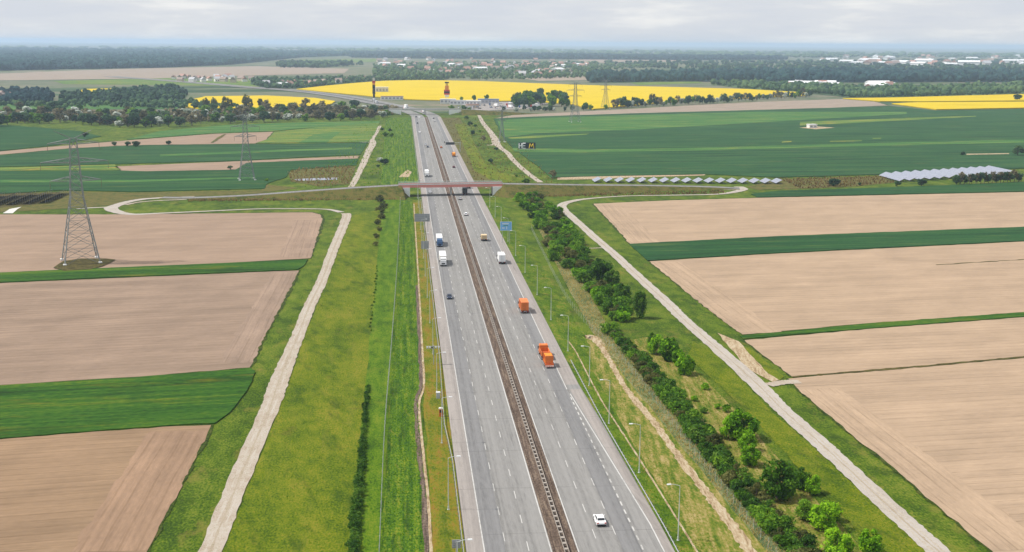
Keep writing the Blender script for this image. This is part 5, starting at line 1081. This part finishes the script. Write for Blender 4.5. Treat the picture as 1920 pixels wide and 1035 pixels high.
HM = [house_mesh(a, b_) for a, b_ in (('wall_white', 'roof_red'), ('wall_white', 'roof_grey'), ('wall_cream', 'roof_brown'), ('wall_cream', 'roof_red'), ('wall_white', 'roof_brown'))] + [house_mesh('metal_white', 'metal_white', 30, 14, 6, 2.5)]
def village(poly, n, label, group, s=(1, 1.5), big=.06):
    xs = [p[0] for p in poly]; ys = [p[1] for p in poly]; c = 0
    while c < n:
        p = (rs.uniform(min(xs), max(xs)), rs.uniform(min(ys), max(ys)))
        if not inside(p, poly): continue
        c += 1; w = G(*p); o = tag(link(bpy.data.objects.new('house', HM[5] if rs.random() < big else rs.choice(HM[:5]))), label, 'house', group); o.location = (w[0], w[1], .1); o.rotation_euler.z = rs.uniform(0, 3.1); k = rs.uniform(*s); o.scale = (k, k, k)
village([(705, 112), (860, 110), (1100, 116), (1110, 138), (1000, 146), (860, 140), (720, 132)], 110, 'small pale house of the distant village beyond the rapeseed field', 'houses of the distant village', (1.1, 1.9))
village([(300, 149), (400, 145), (480, 148), (470, 155), (380, 155), (310, 152)], 26, 'white house in the row beyond the dark mixed wood', 'houses beyond the mixed wood', (1, 1.4))
village([(480, 160), (600, 152), (700, 147), (640, 158), (520, 165)], 16, 'house among gardens by the curving motorway', 'houses among the gardens', (1, 1.3))
village([(1480, 108), (1920, 106), (1920, 126), (1600, 124)], 70, 'tiny hazy house of the far town', 'houses of the far town', (1.6, 3), .3)
village([(1470, 160), (1560, 158), (1565, 162), (1475, 164)], 12, 'long white farm building among green trees', 'white farm buildings', (1, 1.5), .7)
village([(1600, 162), (1690, 164), (1680, 172), (1610, 168)], 7, 'white farmhouse at the wooded belt', 'white farmhouses', (1.2, 1.8), .4)
village([(0, 184), (25, 183), (25, 189), (0, 189)], 3, 'white farmhouse beside the dark wood', 'farmhouses by the dark wood', (1, 1.4))
w = G(1522, 240); building(w[0], w[1], 9, 6, 3.5, .2, 'wall_white', 'metal_white', 'tiny white hut alone on the vast green field', name='hut', cat='hut')
sheet('hut_yard', [(1498, 240), (1530, 237.5), (1566, 240), (1530, 243)], .36, 'sand', 'pale yard round the tiny hut', 'yard')

# ------------------------------------------------------------------ grass tufts that nobody could count
def tufts(name, poly, n, mat, h, label, px=True, zf=None):
    r = random.Random(n); w = [G(*p) for p in poly] if px else poly
    xs = [p[0] for p in w]; ys = [p[1] for p in w]; v = []; f = []; c = 0; g = 0
    while c < n and g < 12 * n:
        g += 1; p = (r.uniform(min(xs), max(xs)), r.uniform(min(ys), max(ys)))
        if not inside(p, w): continue
        c += 1; hh = h * r.uniform(.5, 1.3)
        for k in range(3):
            a = r.uniform(0, 6.28); o = len(v); dx, dy = math.cos(a) * hh * .55, math.sin(a) * hh * .55
            v += [(p[0] - dy * .5, p[1] + dx * .5, -.05), (p[0] + dy * .5, p[1] - dx * .5, -.05), (p[0] + dx * r.uniform(.2, 1), p[1] + dy * r.uniform(.2, 1), hh)]; f.append((o, o + 1, o + 2))
    tag(mesh_obj(name, v, f, mat), label, 'grass', kind='stuff')
tufts('grass_tufts', [(-40, 180), (-10.5, 180), (-12, 480), (-34, 480)], 7000, 'tuft_green', .16, 'loose tufts of meadow grass beside the dirt track', False)
tufts('dry_grass', [(4.4, 180), (8.6, 180), (8.6, 640), (5.2, 640)], 4200, 'tuft_straw', .2, 'dry grass tufts on the rusty verge', False)
tufts('tall_grass', [(-4.4, 180), (3, 180), (3.6, 640), (-2, 640)], 7000, 'tuft_green', .26, 'tall lush grass between fence and gutter', False)
tufts('reed_tufts', [(1010, 430), (1020, 428), (1085, 520), (1140, 610), (1180, 670), (1290, 800), (1440, 980), (1560, 1130), (1510, 1130), (1410, 1000), (1260, 815), (1160, 690), (1112, 625), (1060, 530)], 9000, 'tuft_straw', .4, 'pale reed tufts along the wire fence')
tufts('grass_tufts', [(47, 180), (54, 180), (53, 640), (46, 640)], 6500, 'tuft_green', .2, 'grass tufts on the verge with lamp posts', False)
tufts('dry_grass', [(1170, 640), (1215, 632), (1300, 690), (1400, 790), (1500, 905), (1600, 1010), (1680, 1110), (1580, 1140), (1440, 985), (1330, 850), (1250, 750)], 6000, 'tuft_straw', .25, 'straw tufts under the bright young trees')
tufts('grass_tufts', [(1300, 640), (1345, 665), (1450, 775), (1580, 890), (1740, 1035), (1900, 1180), (1700, 1180), (1600, 1030), (1460, 880), (1370, 760), (1270, 660)], 5000, 'tuft_green', .16, 'grass tufts along the gravel farm road')

tufts('bushy_weeds', [(-60, 705), (8.5, 705), (8.5, 1380), (-40, 1380)], 1500, 'tuft_green', .9, 'bushy weeds on the verge beyond the overpass', False)
tufts('bushy_weeds', [(46, 705), (96, 715), (100, 900), (90, 1380), (46, 1380)], 1500, 'tuft_brown', .9, 'dry bushy weeds beside the outbound carriageway beyond the overpass', False)
tufts('bushy_weeds', [(-118, 655), (-5, 658), (-5, 668), (-118, 662)], 700, 'tuft_brown', 1.0, 'dry weeds at the foot of the overpass embankment', False)
tufts('bushy_weeds', [(60, 664), (190, 676), (190, 690), (60, 672)], 700, 'tuft_brown', 1.0, 'dry weeds along the ramp past the solar tables', False)
tufts('bushy_weeds', [(1460, 336), (1650, 330), (1680, 342), (1600, 350), (1500, 354)], 900, 'tuft_brown', 1.1, 'dry bushes between the two groups of solar tables')
tufts('bushy_weeds', [(540, 324), (560, 316), (640, 311), (668, 312), (655, 345), (600, 350), (545, 340)], 500, 'tuft_brown', 1.2, 'brown brush round the small pond')
# ------------------------------------------------------------------ haze
hz = MB(); hz.box(-45000, 45000, -3500, 45000, -2.0, 110)
hm = bpy.data.materials.new('haze'); hm.use_nodes = True; t = hm.node_tree; t.nodes.clear()
o = N(t, 'ShaderNodeOutputMaterial'); pv = N(t, 'ShaderNodeVolumePrincipled'); pv.inputs['Color'].default_value = (.6, .77, 1, 1); pv.inputs['Density'].default_value = 7.6e-5; pv.inputs['Anisotropy'].default_value = .2
L(t, pv.outputs[0], o.inputs['Volume']); MATS['haze'] = hm
tag(hz.build('haze', 'haze'), 'thin pale blue haze over the whole plain', 'haze', kind='stuff')
